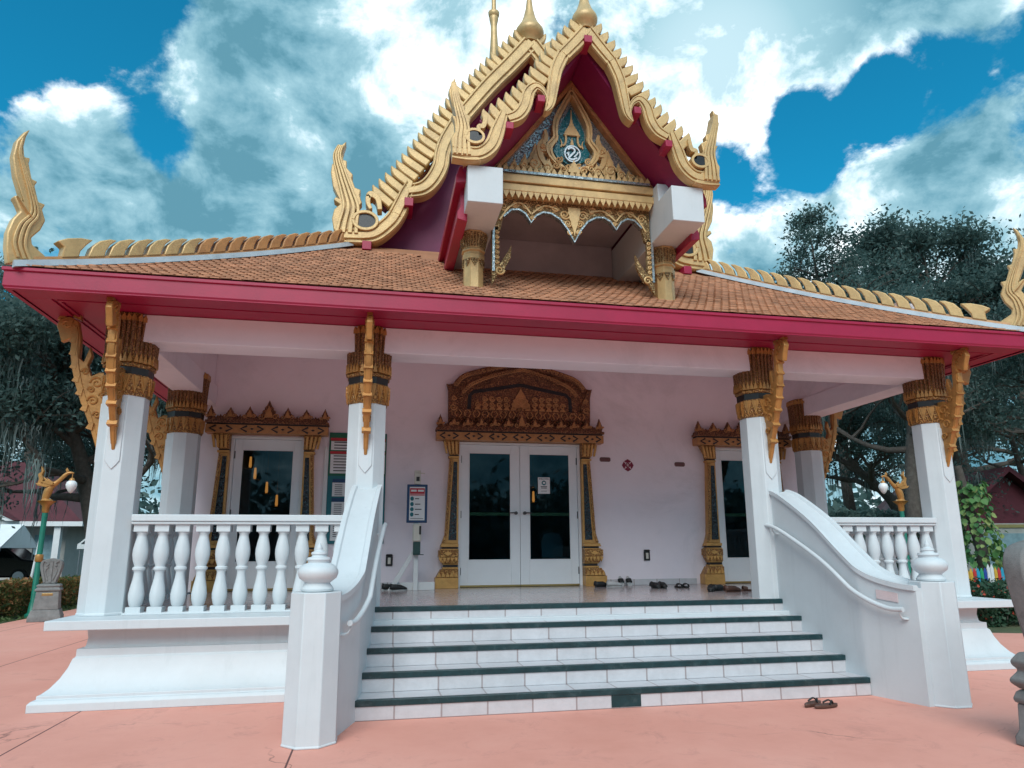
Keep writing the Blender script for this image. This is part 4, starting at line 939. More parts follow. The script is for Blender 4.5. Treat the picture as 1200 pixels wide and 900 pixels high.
mb.build('sign_icon', 'posterteal', sg, 0)
for k, (w, x) in enumerate(((.07, -.05), (.085, .05))):
    pass
mb = MB(); mb.box(-.10, -.012, -.0185, -.0172, 1.505, 1.535); mb.box(.008, .10, -.0185, -.0172, 1.505, 1.535); mb.build('sign_lettering', 'paper', sg, 0)
mb = MB(); mb.box(-.06, .07, -.11, .004, .73, 1.0); dp = mb.build('dispenser', 'plastic', S, 30, .02); mb = MB(); mb.box(.035, .066, -.115, -.109, .84, .97); mb.build('level_window', 'black', dp, 0)
mb = MB(); mb.box(-.05, .06, -.1, .004, .54, .729); mb.box(-.05, .11, -.16, .004, .53, .541); mb.build('drip_tray', 'darkgreen', S, 30, .006)
mb = MB(); mb.box(-.05, .05, -.02, .03, 1.625, 1.84); mb.tube([(-.02, -.03, 1.8), (.06, -.05, 1.795), (.11, -.06, 1.785)], .008, 6); mb.build('clip_light', 'plastic', S, 30, .006); mb = MB(); mb.box(-.02, .03, -.026, -.02, 1.67, 1.74); mb.build('clip_switch', 'black', S, 0)

# notice boards
S = at('notice_board', (-2.72, WY - .03, 0), 0, 'tall green and teal notice board with printed schedules behind the porch column', 'notice board')
mb = MB(); mb.box(-.46, .46, .0, .028, 1.55, 3.34); bd = mb.build('board', 'posterteal', S, 30, .004)
mb = MB(); mb.box(-.455, .455, -.006, -.0005, 2.63, 3.33); mb.build('green_panel', 'postergreen', bd, 0)
mb = MB(); mb.box(-.44, .44, -.010, -.0065, 3.205, 3.25); mb.box(-.44, .44, -.010, -.0065, 2.99, 3.03); mb.build('red_heading', 'posterred', bd, 0)
mb = MB(); mb.box(-.43, .44, -.010, -.0065, 3.05, 3.195); mb.box(-.43, .44, -.010, -.0065, 2.67, 2.98)
for a, b_ in ((2.30, 2.52), (1.95, 2.21), (1.6, 1.86)): mb.box(-.38, .40, -.008, -.001, a, b_)
mb.build('notice_sheet', 'paper', bd, 0)
mb = MB()
for a in (2.522, 2.212, 1.862): mb.box(-.38, .40, -.008, -.001, a, a + .06)
mb.build('blue_heading', 'posterblue', bd, 0)
mb = MB()
for z, ls in ((3.17, 3), (2.945, 6)):
    for k in range(ls): mb.box(-.38, -.02 + .38 * ((k * 5) % 4) / 3, -.0125, -.0105, z - k * .048, z - k * .048 + .016)
for z in (2.52, 2.21, 1.86):
    for k in range(6): mb.box(-.34, -.22, -.0105, -.0085, z - .04 - k * .032, z - .03 - k * .032); mb.box(-.12, .05, -.0105, -.0085, z - .04 - k * .032, z - .03 - k * .032); mb.box(.15, .33, -.0105, -.0085, z - .04 - k * .032, z - .03 - k * .032)
mb.build('printed_lines', 'ink', bd, 0)
mb = MB(); mb.box(-.53, -.462, 0, .03, 1.5, 3.10); mb.build('side_rail', 'whitetrim', S, 30, .004)

# door notice
S = at('door_notice', (.42, WY + .012, 2.52), 0, 'white paper notice with round green symbol taped inside right entrance door glass', 'notice')
mb = MB(); mb.box(-.105, .105, 0, .003, -.14, .14); mb.build('paper', 'paper', S, 0)
text('heading', 'WELCOME', .036, (0, -.002, .112), 'ink', S, .001)
mb = MB(); mb.lathe([(.04, 0), (.04, .002)], n=24); o = mb.build('round_symbol', 'posterteal', S, 0); o.rotation_euler = (PI / 2, 0, 0); o.location = (0, -.0005, .045)
mb = MB(); mb.prism([(-.018, .03), (.022, .03), (.024, .055), (0, .065), (-.02, .055)], -.004, -.003); mb.build('symbol_mask', 'paper', S, 0)
mb = MB()
for z, w in ((-.018, .055), (-.042, .05), (-.095, .05)): mb.box(-w, w, -.002, -.0005, z - (.006 if z > -.09 else .003), z + (.006 if z > -.09 else .003))
mb.build('printed_lines', 'ink', S, 0)

# wall fittings
S = at('fire_sign', (1.945, WY - .001, 2.895), 0, 'square wall sign with maroon maltese cross and letter R', 'sign')
mb = MB(); mb.box(-.115, .115, -.006, 0, -.115, .115); mb.build('backing', 'wall', S, 0, .002)
mb = MB()
for k in range(4):
    a = k * PI / 2; c, s_ = math.cos(a), math.sin(a)
    mb.prism([(c * u - s_ * v, s_ * u + c * v) for u, v in ((-.036, .046), (.036, .046), (.066, .072), (0, .11), (-.066, .072))], -.0085, -.0065)
ring = [(.046 * math.cos(2 * PI * k / 24), .046 * math.sin(2 * PI * k / 24)) for k in range(24)]; mb.prism(ring, -.0095, -.0066)
mb.build('maltese_cross', 'signred', S, 0); text('letter', 'R', .075, (0, -.0097, -.001), 'paper', S, .0008)
for k, (x, z, lb) in enumerate(((1.53, 2.99, 'small brown hexagonal plaque on the wall beside the entrance surround'), (2.93, 2.93, 'small brown hexagonal plaque on the wall beside the right side door'))):
    mb = MB(); mb.prism([(-.1, .02), (-.08, .04), (.08, .04), (.1, .02), (.1, -.02), (.08, -.04), (-.08, -.04), (-.1, -.02)], -.008, 0); o = mb.build('plaque', 'plaque', None, 0, .004); o.location = (x, WY - .001, z); tag(o, lb, 'plaque')
for (x, z, lb) in ((2.225, 1.33, 'black weatherproof power outlet on the wall right of the entrance'), (-2.16, 1.28, 'black power outlet low on the wall left of the dispenser stand')):
    S = at('power_outlet', (x, WY - .001, z), 0, lb, 'outlet'); mb = MB(); mb.box(-.055, .055, -.03, 0, -.08, .08); mb.prism([(-.06, .08), (.06, .08), (.045, .105), (-.045, .105)], -.045, 0); mb.build('cover', 'black', S, 0, .01); mb = MB(); mb.box(-.022, .022, -.036, -.0302, -.05, .05); mb.build('socket', 'plastic', S, 0)
# inside the hall, seen through the glass
def chair(x, y, rz, label):
    S = at('plastic_chair', (x, y, P), rz, label, 'chair')
    mb = MB(); mb.loft([[(-.22, -.22, .43), (.22, -.22, .43), (.2, .2, .44), (-.2, .2, .44)], [(-.22, -.22, .45), (.22, -.22, .45), (.2, .2, .46), (-.2, .2, .46)]]); mb.build('seat', 'chairwhite', S, 30, .01)
    mb = MB(); mb.prism([(-.21, .46), (.21, .46), (.22, .75), (.16, .88), (0, .91), (-.16, .88), (-.22, .75)], .2, .225); mb.build('backrest', 'chairwhite', S, 40, .01)
    for a in (-1, 1):
        for b_ in (-1, 1): mb = MB(); mb.tube([(a * .19, b_ * .19, .44), (a * .23, b_ * .24, 0)], [.025, .018], 8); mb.build('leg', 'chairwhite', S, 40)
chair(3.88, 4.3, 0, 'pale plastic chair seen through the right side door'); chair(.86, 4.2, R(10), 'pale plastic chair seen through the right leaf of the entrance door')
for k, (x, y, z) in enumerate(((-4.85, 6.0, 3.05), (-4.7, 5.7, 2.8), (-4.5, 5.9, 2.55), (-4.3, 5.9, 2.3), (.24, 5.2, 2.3), (.75, 5.6, 2.4))):
    S = at('wall_lamp', (x, y, z), 0, 'small glowing amber hanging lamp inside the hall, seen through door glass', 'lamp', 'amber lamps inside the hall')
    mb = MB(); mb.lathe([(.02, 0), (.028, .03), (.02, .2), (.015, .21)], n=10); mb.build('lamp_tube', 'lit', S, 50)
    mb = MB(); mb.lathe([(.09, -.03), (.1, -.02), (.03, -.001)], n=14); mb.tube([(0, 0, .21), (0, 0, 4.0 - z)], .003, 4); mb.build('lamp_dish', 'brass', S, 50)
S = at('hanging_umbrella', (.34, 4.6, P), 0, 'slender tiered ceremonial umbrella stand behind the right entrance door', 'umbrella')
mb = MB(); mb.tube([(0, 0, 0), (0, 0, 2.4)], .022, 10); mb.lathe([(.05, .5), (.06, .55), (.03, .6)], n=12); mb.lathe([(.14, 0), (.1, .06), (.03, .1)], n=16); mb.build('pole', 'brass', S, 50)
mb = MB()
for z, r_ in ((1.75, .2), (1.95, .16), (2.12, .12), (2.26, .09)): mb.lathe([(r_, z), (r_ * .96, z + .03), (.02, z + .09)], n=18)
mb.build('tier', 'silver', S, 40)

# ================================================================== grounds
def struct(o): o['kind'] = 'structure'; return o
mb = MB(); mb.sheet([(-260, -60, -.02), (260, -60, -.02), (260, 420, -.02), (-260, 420, -.02)]); o = struct(mb.build('ground', 'soil', None, 0))
mb = MB(); mb.sheet([(-9.85, -30, .0), (30, -30, 0), (30, -6, 0), (7.6, 2.6, 0), (9.9, 4.2, 0), (9.9, 13, 0), (-9.9, 13, 0), (-9.9, 7, 0)]); struct(mb.build('pavement', 'coral', None, 0))
mb = MB(); mb.sheet([(-40, 15.2, -.012), (-9.8, 15.2, -.012), (-9.8, 40, -.012), (-40, 40, -.012)]); struct(mb.build('car_park', 'asphalt', None, 0))

rg = np.random.default_rng(5)
def quads(centers, size, aspect=1.6, droop=None):
    """leaf-sized faces with random attitude"""
    n = len(centers); a = rg.normal(size=(n, 3)); a /= np.linalg.norm(a, axis=1)[:, None]; b_ = rg.normal(size=(n, 3)); b_ -= (b_ * a).sum(1)[:, None] * a; b_ /= np.linalg.norm(b_, axis=1)[:, None]
    s = size * rg.uniform(.6, 1.4, n)[:, None]; c = np.asarray(centers)
    a = a * s * aspect / 2; b_ = b_ * s / 2
    v = np.stack([c - a, c - b_ * .9, c + a, c + b_ * .9], 1).reshape(-1, 3); f = np.arange(4 * n).reshape(n, 4)
    return v, f
def leafmesh(name, centers, size, mat, parent, aspect=1.6):
    v, f = quads(centers, size, aspect); me = bpy.data.meshes.new(name); me.from_pydata(v.tolist(), [], f.tolist()); me.materials.append(M[mat]); o = bpy.data.objects.new(name, me); COL.objects.link(o)
    if parent: o.parent = parent
    return o
def oak(loc, height, spread, label, lean=(0, 0), nleaf=30000, lsize=.085, moss=0, seed=1, r0=.42, crown=.45, squash=.62, dense=.34):
    """crown = share of the height where the crown starts"""
    rr = random.Random(seed); S = empty('oak_tree', loc, 0, label, 'tree', 'oaks around the temple grounds'); mb = MB(); tips = []; limbs = []
    zt = height * .82; top = (lean[0], lean[1], zt)
    tr_ = crom([(0, 0, -.3), (lean[0] * .2 + rr.uniform(-.3, .3), lean[1] * .2, zt * .25), (lean[0] * .6 + rr.uniform(-.5, .5), lean[1] * .6, zt * .55), (lean[0] * .85 + rr.uniform(-.5, .5), lean[1], zt * .8), top], 4); nt_ = len(tr_) - 1
    mb.tube(tr_, [r0 * (1.35 if i == 0 else 1) * (1 - .85 * (i / nt_) ** 1.2) for i in range(nt_ + 1)], 10)
    def grow(p, d, l, r_, lev):
        pts = [p]; q = p.copy(); dd = d.copy()
        for k in range(4):
            dd = (dd + Vector((rr.uniform(-.4, .4), rr.uniform(-.4, .4), rr.uniform(-.25, .3)))).normalized(); q = q + dd * l / 4; pts.append(q.copy())
        mb.tube([tuple(x) for x in pts], [max(.012, r_ * (1 - .65 * k / 4)) for k in range(5)], 8 if lev < 2 else 5); limbs.append((pts, lev))
        if lev >= 4 or l < .5: tips.extend((q, pts[2], pts[3])); return
        for j in range(3):
            k = rr.choice((2, 3, 4)); a = rr.uniform(0, 2 * PI); nd_ = (dd * .8 + Vector((math.cos(a), math.sin(a), rr.uniform(-.25, .6))) * .8).normalized()
            grow(pts[k], nd_, l * rr.uniform(.55, .8), r_ * .52, lev + 1)
    nb = 12
    for j in range(nb):
        t = crown + (1 - crown) * j / (nb - 1); p = Vector(tr_[min(int(t * nt_), nt_)]); a = j * 2.4 + rr.uniform(-.5, .5); u = (t - crown) / (1 - crown)
        d = Vector((math.cos(a), math.sin(a), .1 + 1.1 * u)).normalized(); grow(p, d, spread * (1 - .5 * u) * rr.uniform(.6, 1.0) * .62, r0 * .42 * (1.1 - .6 * u), 1)
    mb.build('trunk', 'bark', S, 50)
    tp = np.array([tuple(t) for t in tips]); keep = rg.random(len(tp)) < .8; tp = tp[keep]; wgt = rg.uniform(.2, 1.6, len(tp)); sel = rg.choice(len(tp), nleaf, p=wgt / wgt.sum())
    cen = tp[sel] + rg.normal(size=(nleaf, 3)) * dense * np.array([1, 1, squash]); leafmesh('crown', cen, lsize, 'leaf', S, 1.9)
    if moss:
        vs = []; fs = []; cand = [x for x in limbs if x[1] >= 1]
        for k in range(moss):
            pts, lev = rr.choice(cand); p = pts[rr.randint(1, 4)]; LL = rr.uniform(.5, 1.9)
            for q in range(rr.randint(16, 30)):
                L_ = LL * rr.uniform(.35, 1.1); w = rr.uniform(.012, .03); a = rr.uniform(0, PI); x, y, z = p.x + rr.gauss(0, .16), p.y + rr.gauss(0, .16), p.z + rr.uniform(-.1, .1); c, s_ = math.cos(a) * w, math.sin(a) * w; o = len(vs); dx = rr.uniform(-.12, .12)
                for j in range(5):
                    t = j / 4; ww = (1 - t) ** .7 * (.7 + .6 * rr.random()); jx = rr.uniform(-.04, .04); vs += [(x + dx * t + jx - c * ww, y + jx - s_ * ww, z - L_ * t), (x + dx * t + jx + c * ww, y + jx + s_ * ww, z - L_ * t)]
                fs += [(o + 2 * j, o + 2 * j + 1, o + 2 * j + 3, o + 2 * j + 2) for j in range(4)]
        me = bpy.data.meshes.new('hanging_moss'); me.from_pydata(vs, [], fs); me.materials.append(M['moss']); o = bpy.data.objects.new('hanging_moss', me); COL.objects.link(o); o.parent = S
    return S
oak((-10.9, 17.2, 0), 9.6, 7.0, 'big dark oak hung with grey moss, its trunk just left of the corner column', (-2.2, 0), 80000, .085, 190, 3, .36, .33, .62, .46)
oak((-26., 44., 0), 19.5, 11., 'tall oak rising behind the maroon roofed house at the far left', (.5, 0), 46000, .17, 40, 9, .5, .3, .62, .7)
oak((-8.2, 22.0, 0), 9.5, 5.0, 'oak seen between the two left columns of the porch', (-.6, 0), 34000, .09, 60, 21, .3, .12, .7, .45)
oak((24.6, 27., 0), 23.5, 5.6, 'tall thin oak with open airy crown rising above the right roof ridge', (-1.1, 0), 13000, .12, 8, 14, .36, .56, .6, .42)
oak((33.2, 28., 0), 22.5, 9.4, 'broad dense oak crown behind the right roof corner', (-1., 0), 44000, .15, 30, 5, .6, .36, .7, .6)
oak((19.0, 16.2, 0), 12., 6.0, 'leaning grey oak trunk with long moss, seen over the right balustrade', (1.2, .3), 17000, .085, 80, 31, .36, .5)
oak((21.6, 13.6, 0), 11.5, 5.6, 'dark oak beside the right corner column with its trunk behind the climber', (2.6, 0), 17000, .085, 40, 17, .32, .52)
oak((41.5, 30., 0), 23., 8.5, 'tall oak at the right edge of the photo behind the corner finial', (-1., 0), 24000, .15, 20, 77, .5, .38, .7, .6)
oak((30.5, 21., 0), 12.5, 5.5, 'slim forked oak in front of the far maroon gables', (-.4, .5), 20000, .09, 34, 41, .24, .42)
oak((25.5, 22.5, 0), 8.5, 5.0, 'low oak leaning across the gap beyond the right balustrade', (-4.6, 0), 16000, .09, 40, 55, .42, .55)
# far wood line, both ways; unseen rear half added for dark door reflections
cen = []
for k in range(130):
    if k < 70: x, y = rg.uniform(-75, 95), rg.uniform(62, 85); hh = rg.uniform(4, 9)
    else: x, y = rg.uniform(-60, 60), rg.uniform(-58, -44); hh = rg.uniform(5, 8)
    n = 420; cen.append(np.stack([x + rg.normal(size=n) * 3.2, y + rg.normal(size=n) * 2, np.abs(hh * .5 + rg.normal(size=n) * hh * .28)], 1))
o = leafmesh('far_wood', np.concatenate(cen), .75, 'leaf', None); o['kind'] = 'stuff'

# shrubs beyond the porch on the right, hedges
def bush(name, mat, boxes, n, size, label, cat, kind=None, group=None, parent=None):
    cs = []
    for x0, x1, y0, y1, z0, z1 in boxes:
        m_ = int(n / len(boxes)); p = rg.random((m_, 3)); f = rg.integers(0, 5, m_)     # mostly near the skin, some inside
        sk = rg.random(m_) < .7
        p[:, 0] = np.where(sk & (f == 0), rg.random(m_) * .08, np.where(sk & (f == 1), 1 - rg.random(m_) * .08, p[:, 0])); p[:, 1] = np.where(sk & (f == 2), rg.random(m_) * .1, np.where(sk & (f == 3), 1 - rg.random(m_) * .1, p[:, 1])); p[:, 2] = np.where(sk & (f == 4), 1 - rg.random(m_) * .1, p[:, 2])
        c = np.stack([x0 + p[:, 0] * (x1 - x0), y0 + p[:, 1] * (y1 - y0), z0 + p[:, 2] * (z1 - z0)], 1)
        c += .1 * np.sin(c[:, [1, 2, 0]] * 4.1) * np.array([1, 1, .6]) + rg.normal(size=c.shape) * .035; cs.append(c)
    o = leafmesh(name, np.concatenate(cs), size, mat, parent)
    return tag(o, label, cat, group, kind)
def stems(mb, boxes, step=.35):
    for x0, x1, y0, y1, z0, z1 in boxes:
        x = x0 + .15
        while x < x1:
            y = y0 + .15
            while y < y1: mb.tube([(x, y, 0), (x + rg.uniform(-.1, .1), y + rg.uniform(-.1, .1), z1 * .8)], [.018, .008], 5); y += step
            x += step
hb = [(-11.4, -10.35, 8.9, 11.5, .02, .74), (-11.3, -10.3, 11.5, 15., .02, .70), (-15.5, -11.4, 8.9, 9.9, .02, .76)]
H = empty('hedge', (0, 0, 0), 0, 'clipped green hedge with orange young leaves behind the left boundary stone', 'hedge')
bush('foliage', 'hedge', hb, 30000, .055, None, None, parent=H); mb = MB(); stems(mb, hb); mb.build('stem', 'bark', H, 40)
hb = [(8.9, 10.2, 3.2, 4.6, .02, .62), (10.2, 13.5, 4.6, 6.2, .02, .66)]
H = empty('flower_hedge', (0, 0, 0), 0, 'dark green shrubs with red and pink flowers in front of the coloured fence', 'hedge')
bush('foliage', 'flowerleaf', hb, 11000, .06, None, None, parent=H); bush('flower', 'petal', hb, 420, .07, None, None, parent=H); mb = MB(); stems(mb, hb); mb.build('stem', 'bark', H, 40)
hb = [(13.5, 20.5, 15.5, 17.5, .02, 2.2), (15, 23, 18, 20, .02, 3.0)]
H = empty('shrubbery', (0, 0, 0), 0, 'loose dark shrubbery beyond the right porch balustrade under the oaks', 'shrub'); bush('foliage', 'leaf', hb, 14000, .16, None, None, parent=H); mb = MB(); stems(mb, hb, .9); mb.build('stem', 'bark', H, 40)
# grass verge
cen = np.stack([rg.uniform(-16, -9.7, 9000), rg.uniform(6.5, 15, 9000), rg.uniform(.0, .05, 9000)], 1); cen = cen[(cen[:, 0] < -9.95)]
o = leafmesh('grass', cen, .05, 'grass', None, 2.); o['kind'] = 'stuff'

# variegated climber round a trunk
S = empty('climbing_plant', (17.6, 12.0, 0), 0, 'climbing plant with big yellow-green leaves wrapping a trunk right of the porch', 'plant')
mb = MB(); mb.tube(crom([(0, 0, 0), (.1, 0, 1.2), (-.05, .1, 2.6), (-.3, .1, 4.2)], 4), [.22 - .008 * i for i in range(13)], 10); mb.build('trunk', 'bark', S, 50)
vs = []; fs = []
for k in range(520):
    a = rg.uniform(0, 2 * PI); z = rg.uniform(.25, 3.7); r_ = .3 + .45 * rg.random() * (1.25 - z / 4.2) + (.15 if z < 2 else 0); c = np.array([math.cos(a) * r_, math.sin(a) * r_, z]); sz = rg.uniform(.12, .27)
    out = np.array([math.cos(a), math.sin(a), -.1]) + rg.normal(size=3) * .35; dn = np.array([0, 0, -1.]) + out * .5 + rg.normal(size=3) * .3; dn /= np.linalg.norm(dn); sd = np.cross(dn, out); sd /= np.linalg.norm(sd); o = len(vs); up = np.cross(sd, dn) * .12 * sz
    for u, w, q in ((0, 0, 0), (.25, .42, .5), (.6, .38, .4), (1, 0, -.3), (.6, -.38, .4), (.25, -.42, .5)): vs.append(tuple(c + dn * u * sz + sd * w * sz + up * q))
    fs.append((o, o + 1, o + 2, o + 3)); fs.append((o, o + 3, o + 4, o + 5))
me = bpy.data.meshes.new('leaves'); me.from_pydata(vs, [], fs); me.materials.append(M['pothos']); o = bpy.data.objects.new('leaves', me); COL.objects.link(o); o.parent = S

# coloured picket fence
PC = [('cyan', (.02, .3, .45)), ('red', (.5, .03, .03)), ('yellow', (.6, .35, .04)), ('white', (.7, .7, .7)), ('blue', (.02, .06, .3)), ('green', (.03, .3, .12))]
for n_, c_ in PC: M['picket_' + n_] = pm(n_ + ' picket paint', c_, .5, .1, 4., .05)
F0 = empty('picket_fence', (0, 0, 0), 0, 'low picket fence in rainbow colours behind the flowering shrubs', 'fence')
for k in range(40):
    t = k / 39; x, y = 10.0 + 6.2 * t, 5.9 + 2.2 * t; c_ = PC[(k * 5 + k // 6) % 6][0]; w = .042
    mb = MB(); hh = .94 if c_ != 'white' else 1.02; mb.prism([(x - w, 0), (x + w, 0), (x + w, hh - .1), (x, hh), (x - w, hh - .1)], y, y + .03); mb.build('picket', 'picket_' + c_, F0, 0, .006)
mb = MB()
for z in (.3, .65): mb.prism([(10.0 - .1, 5.94), (16.3, 8.14), (16.3, 8.18), (9.9, 5.98)], z, z + .07, XY)
mb.build('rail', 'whitetrim', F0, 0)

# boundary stones
def boundary_stone(loc, rz, label, plaque, ped, lw, z1):
    S = empty('boundary_stone', loc, rz, label, 'stone', 'leaf shaped boundary stones around the temple')
    mb = MB()
    for sec in ped: mb.loft([[(-w, -w * .8, z), (w, -w * .8, z), (w, w * .8, z), (-w, w * .8, z)] for w, z in sec])
    mb.build('pedestal', 'stone', S, 30, .012)
    z0 = ped[-1][-1][1] + .001; hh = z1 - z0
    half = [(lw * a, z0 + hh * b_) for a, b_ in ((.55, 0), (.6, .1), (.72, .25), (.9, .5), (1., .7), (.97, .82), (.8, .92), (.4, .97), (0, 1.))]
    hp = crom(half, 3); mb = MB(); mb.prism(hp + [(-u, v) for u, v in hp[:-1][::-1]], -.085, .085); lf = mb.build('stone_leaf', 'stone', S, 40, .03, 3)
    mb = MB()
    for s in (-1, 1):
        for y in (-.09, .09):
            mb.ribbon(crom([(s * u * .82, z0 + .04 + (v - z0) * .9) for u, v in half[:-2]] + [(s * lw * .3, z0 + hh * .8), (s * lw * .45, z0 + hh * .7)], 4), .032, y - .014, y + .014)
            mb.ribbon(crom([(s * lw * .2, z0 + .08), (s * lw * .5, z0 + hh * .5), (s * lw * .25, z0 + hh * .68)], 5), .022, y - .01, y + .01)
    for y in (-.09, .09): mb.ribbon([(0, z0 + .03), (0, z1 - .06)], .05, y - .01, y + .01)
    mb.build('leaf_relief', 'stone', lf, 40, .008)
    if plaque: mb = MB(); mb.box(-.1, .1, -.1755, -.165, .53, .58); mb.build('name_plate', 'brass', S, 0, .003)
boundary_stone((-9.25, 8.75, 0), R(14), 'weathered grey boundary stone on pedestal before the orange-green hedge', True,
    [[(.30, 0), (.30, .1), (.285, .13), (.265, .2), (.25, .24)], [(.235, .241), (.205, .62)], [(.225, .621), (.235, .64), (.235, .665), (.21, .69), (.195, .70), (.215, .715), (.22, .74), (.19, .77)]], .21, 1.31)
boundary_stone((2.66, -3.6, 0), R(4), 'grey boundary stone close to the camera at the right edge', False,
    [[(.26, 0), (.26, .06), (.235, .11), (.225, .30)], [(.235, .301), (.245, .33), (.225, .38), (.20, .40)], [(.20, .401), (.245, .44), (.25, .47), (.21, .52), (.20, .54), (.225, .57), (.235, .60), (.20, .65), (.18, .67)]], .29, 1.52)

# swan lamp posts
def lamp_post(loc, flip, label, hh):
    S = empty('lamp_post', loc, 0, label, 'street lamp', 'green and gold swan lamp posts')
    f = flip
    mb = MB(); mb.lathe([(.14, 0), (.14, .06), (.09, .1), (.075, .3), (.06, .35), (.055, hh)], n=14); mb.build('post', 'green', S, 50)
    mb = MB(); mb.lathe([(.075, hh * .52), (.085, hh * .53), (.085, hh * .58), (.075, hh * .59)], n=14); mb.lathe([(.055, hh - .02), (.075, hh + .02), (.08, hh + .14), (.17, hh + .23), (.2, hh + .25), (.12, hh + .265), (.1, hh + .3)], n=16); mb.build('collar', 'bronzegold', S, 50)
    b_ = hh + .28; K = .8; X = lambda p: (p[0] * f * K, 0, b_ + p[1] * K)
    sw = MB()
    sw.tube([X(p) for p in crom([(-.04, -.02), (-.02, .15), (.03, .32), (.10, .42), (.22, .52), (.34, .66), (.46, .78), (.56, .80), (.64, .79)], 3)], [r_ * .75 for r_ in (.09, .1, .11, .115, .12, .12, .115, .11, .10, .09, .085, .08, .07, .065, .06, .06, .065, .06, .055, .05, .045, .04, .03, .02, .01)], 10)
    sw.prism([(f * u * K, b_ + v * K) for u, v in ((-.02, .36), (.18, .44), (.05, .50), (-.18, .46), (-.32, .48), (-.24, .40))], -.09, .09)
    sw.prism([(f * u * K, b_ + v * K) for u, v in ((-.30, .42), (-.18, .44), (-.14, .60), (-.20, .72), (-.16, .84), (-.24, .98), (-.22, .82), (-.30, .74), (-.26, .60))], -.045, .045)
    for y in (-.08, .08): sw.prism([(f * u * K, b_ + v * K) for u, v in ((.16, .5), (.02, .56), (-.12, .66), (-.06, .54), (-.2, .52), (0, .44), (.14, .42))], y - .02, y + .02)
    sw.prism([(f * u * K, b_ + v * K) for u, v in ((.42, .82), (.50, .84), (.44, .95), (.40, .90))], -.02, .02)
    sw.build('swan', 'bronzegold', S, 40, .008)
    mb = MB(); c = (f * .48, 0, b_)
    mb.lathe([(r_ * .85, q_ * .8) for r_, q_ in ((.012, .78), (.012, .66), (.05, .64), (.07, .60), (.075, .57))], c, 12); cp = mb.build('lamp_cap', 'bronzegold', S, 50)
    mb = MB(); mb.lathe([(r_ * .8, q_ * .8) for r_, q_ in ((.075, .569), (.13, .52), (.15, .44), (.13, .36), (.085, .28), (.05, .23), (.01, .2))], c, 18); mb.build('lamp_globe', 'lampglass', S, 60)
lamp_post((-9.95, 9.75, 0), 1, 'green lamp post with gold swan and white globe behind the left boundary stone', 2.35)
lamp_post((11.55, 8.2, 0), -1, 'green lamp post with gold swan and white globe beyond the right balustrade', 2.42)
mb = MB(); mb.tube([(0, 0, 0), (.25, 0, 2.9)], .035, 8); o = mb.build('white_pole', 'whitetrim', None, 50); o.location = (-11.6, 13.2, 0); tag(o, 'slanting thin white pole behind the left swan lamp', 'pole')

# house at the left with tent, car, gate
S = empty('house', (-22, 33, 0), 0, 'low house with a large maroon hip roof and grey walls at left', 'house')
mb = MB(); mb.box(-12, 3.4, 0, 9, 0, 2.9); mb.build('wall', 'housewall', S, 30)
mb = MB(); mb.loft([[(-13, -1.4, 2.95), (4.6, -1.4, 2.95), (4.6, 10, 2.95), (-13, 10, 2.95)], [(-6, 3.6, 6.6), (-.6, 3.6, 6.6), (-.6, 5, 6.6), (-6, 5, 6.6)]]); mb.build('roof', 'maroon', S, 30)
mb = MB(); mb.box(-13.05, 4.65, -1.45, -1.38, 2.72, 2.96); mb.box(4.55, 4.65, -1.37, 10, 2.72, 2.96); mb.build('fascia', 'whitetrim', S, 30)
mb = MB(); mb.prism([(-9.5, 2.97), (1.2, 2.97), (-3.9, 5.4)], -1.36, -1.2); gb = mb.build('front_gable', 'housewall', S, 30); mb = MB()
mb.prism([(-9.9, 2.97), (-9.5, 2.97), (-3.9, 5.42), (-3.9, 5.65)], -1.75, -1.2); mb.prism([(1.6, 2.97), (1.2, 2.97), (-3.9, 5.42), (-3.9, 5.65)], -1.75, -1.2); mb.build('gable_trim', 'whitetrim', gb, 30); mb = MB()
mb.prism([(-10, 3.0), (-3.9, 5.72), (1.7, 3.0), (1.6, 2.98), (-3.9, 5.655), (-9.9, 2.98)], -1.8, 3.0); mb.build('gable_roof', 'maroon', gb, 30)
mb = MB(); mb.box(1.9, 3.0, -.05, 0, .9, 2.3); mb.build('window', 'dark', S, 0); mb = MB(); mb.box(3.3, 3.6, -1.3, -1.0, 0, 2.72); mb.build('porch_post', 'whitetrim', S, 30)
S = empty('canopy_tent', (-18.8, 26, 0), 0, 'white gabled canopy tent standing over the black car', 'tent')
mb = MB(); mb.prism([(-1.7, 1.62), (0, 2.62), (1.7, 1.62), (1.66, 1.58), (0, 2.56), (-1.66, 1.58)], -6., 1.2, YZ); mb.build('tent_roof', 'canvas', S, 30); mb = MB(); mb.box(-6., 1.2, -1.72, -1.69, 1.42, 1.64); mb.build('valance', 'canvas', S, 0)
mb = MB(); mb.prism([(-1.69, 1.6), (1.69, 1.6), (0, 2.56)], 1.18, 1.2, YZ); mb.build('tent_gable', 'canvas', S, 0)
for x in (-5.6, -2.4, 1.0):
    for y in (-1.6, 1.6): mb = MB(); mb.tube([(x, y, 0), (x, y, 1.65)], .03, 8); mb.build('leg', 'alloy', S, 50)
S = empty('canopy_tent', (-14.6, 27.5, 0), 0, 'smaller white gable of a second canopy tent beside the long one', 'tent')
mb = MB(); mb.prism([(-1.1, 1.75), (0, 2.75), (1.1, 1.75), (1.05, 1.7), (0, 2.68), (-1.05, 1.7)], -.6, 2.); mb.prism([(-1.06, 1.72), (1.06, 1.72), (0, 2.68)], -.2, -.18); mb.box(-1.1, 1.1, -.61, -.59, 1.55, 1.76); mb.build('tent_roof', 'canvas', S, 30)
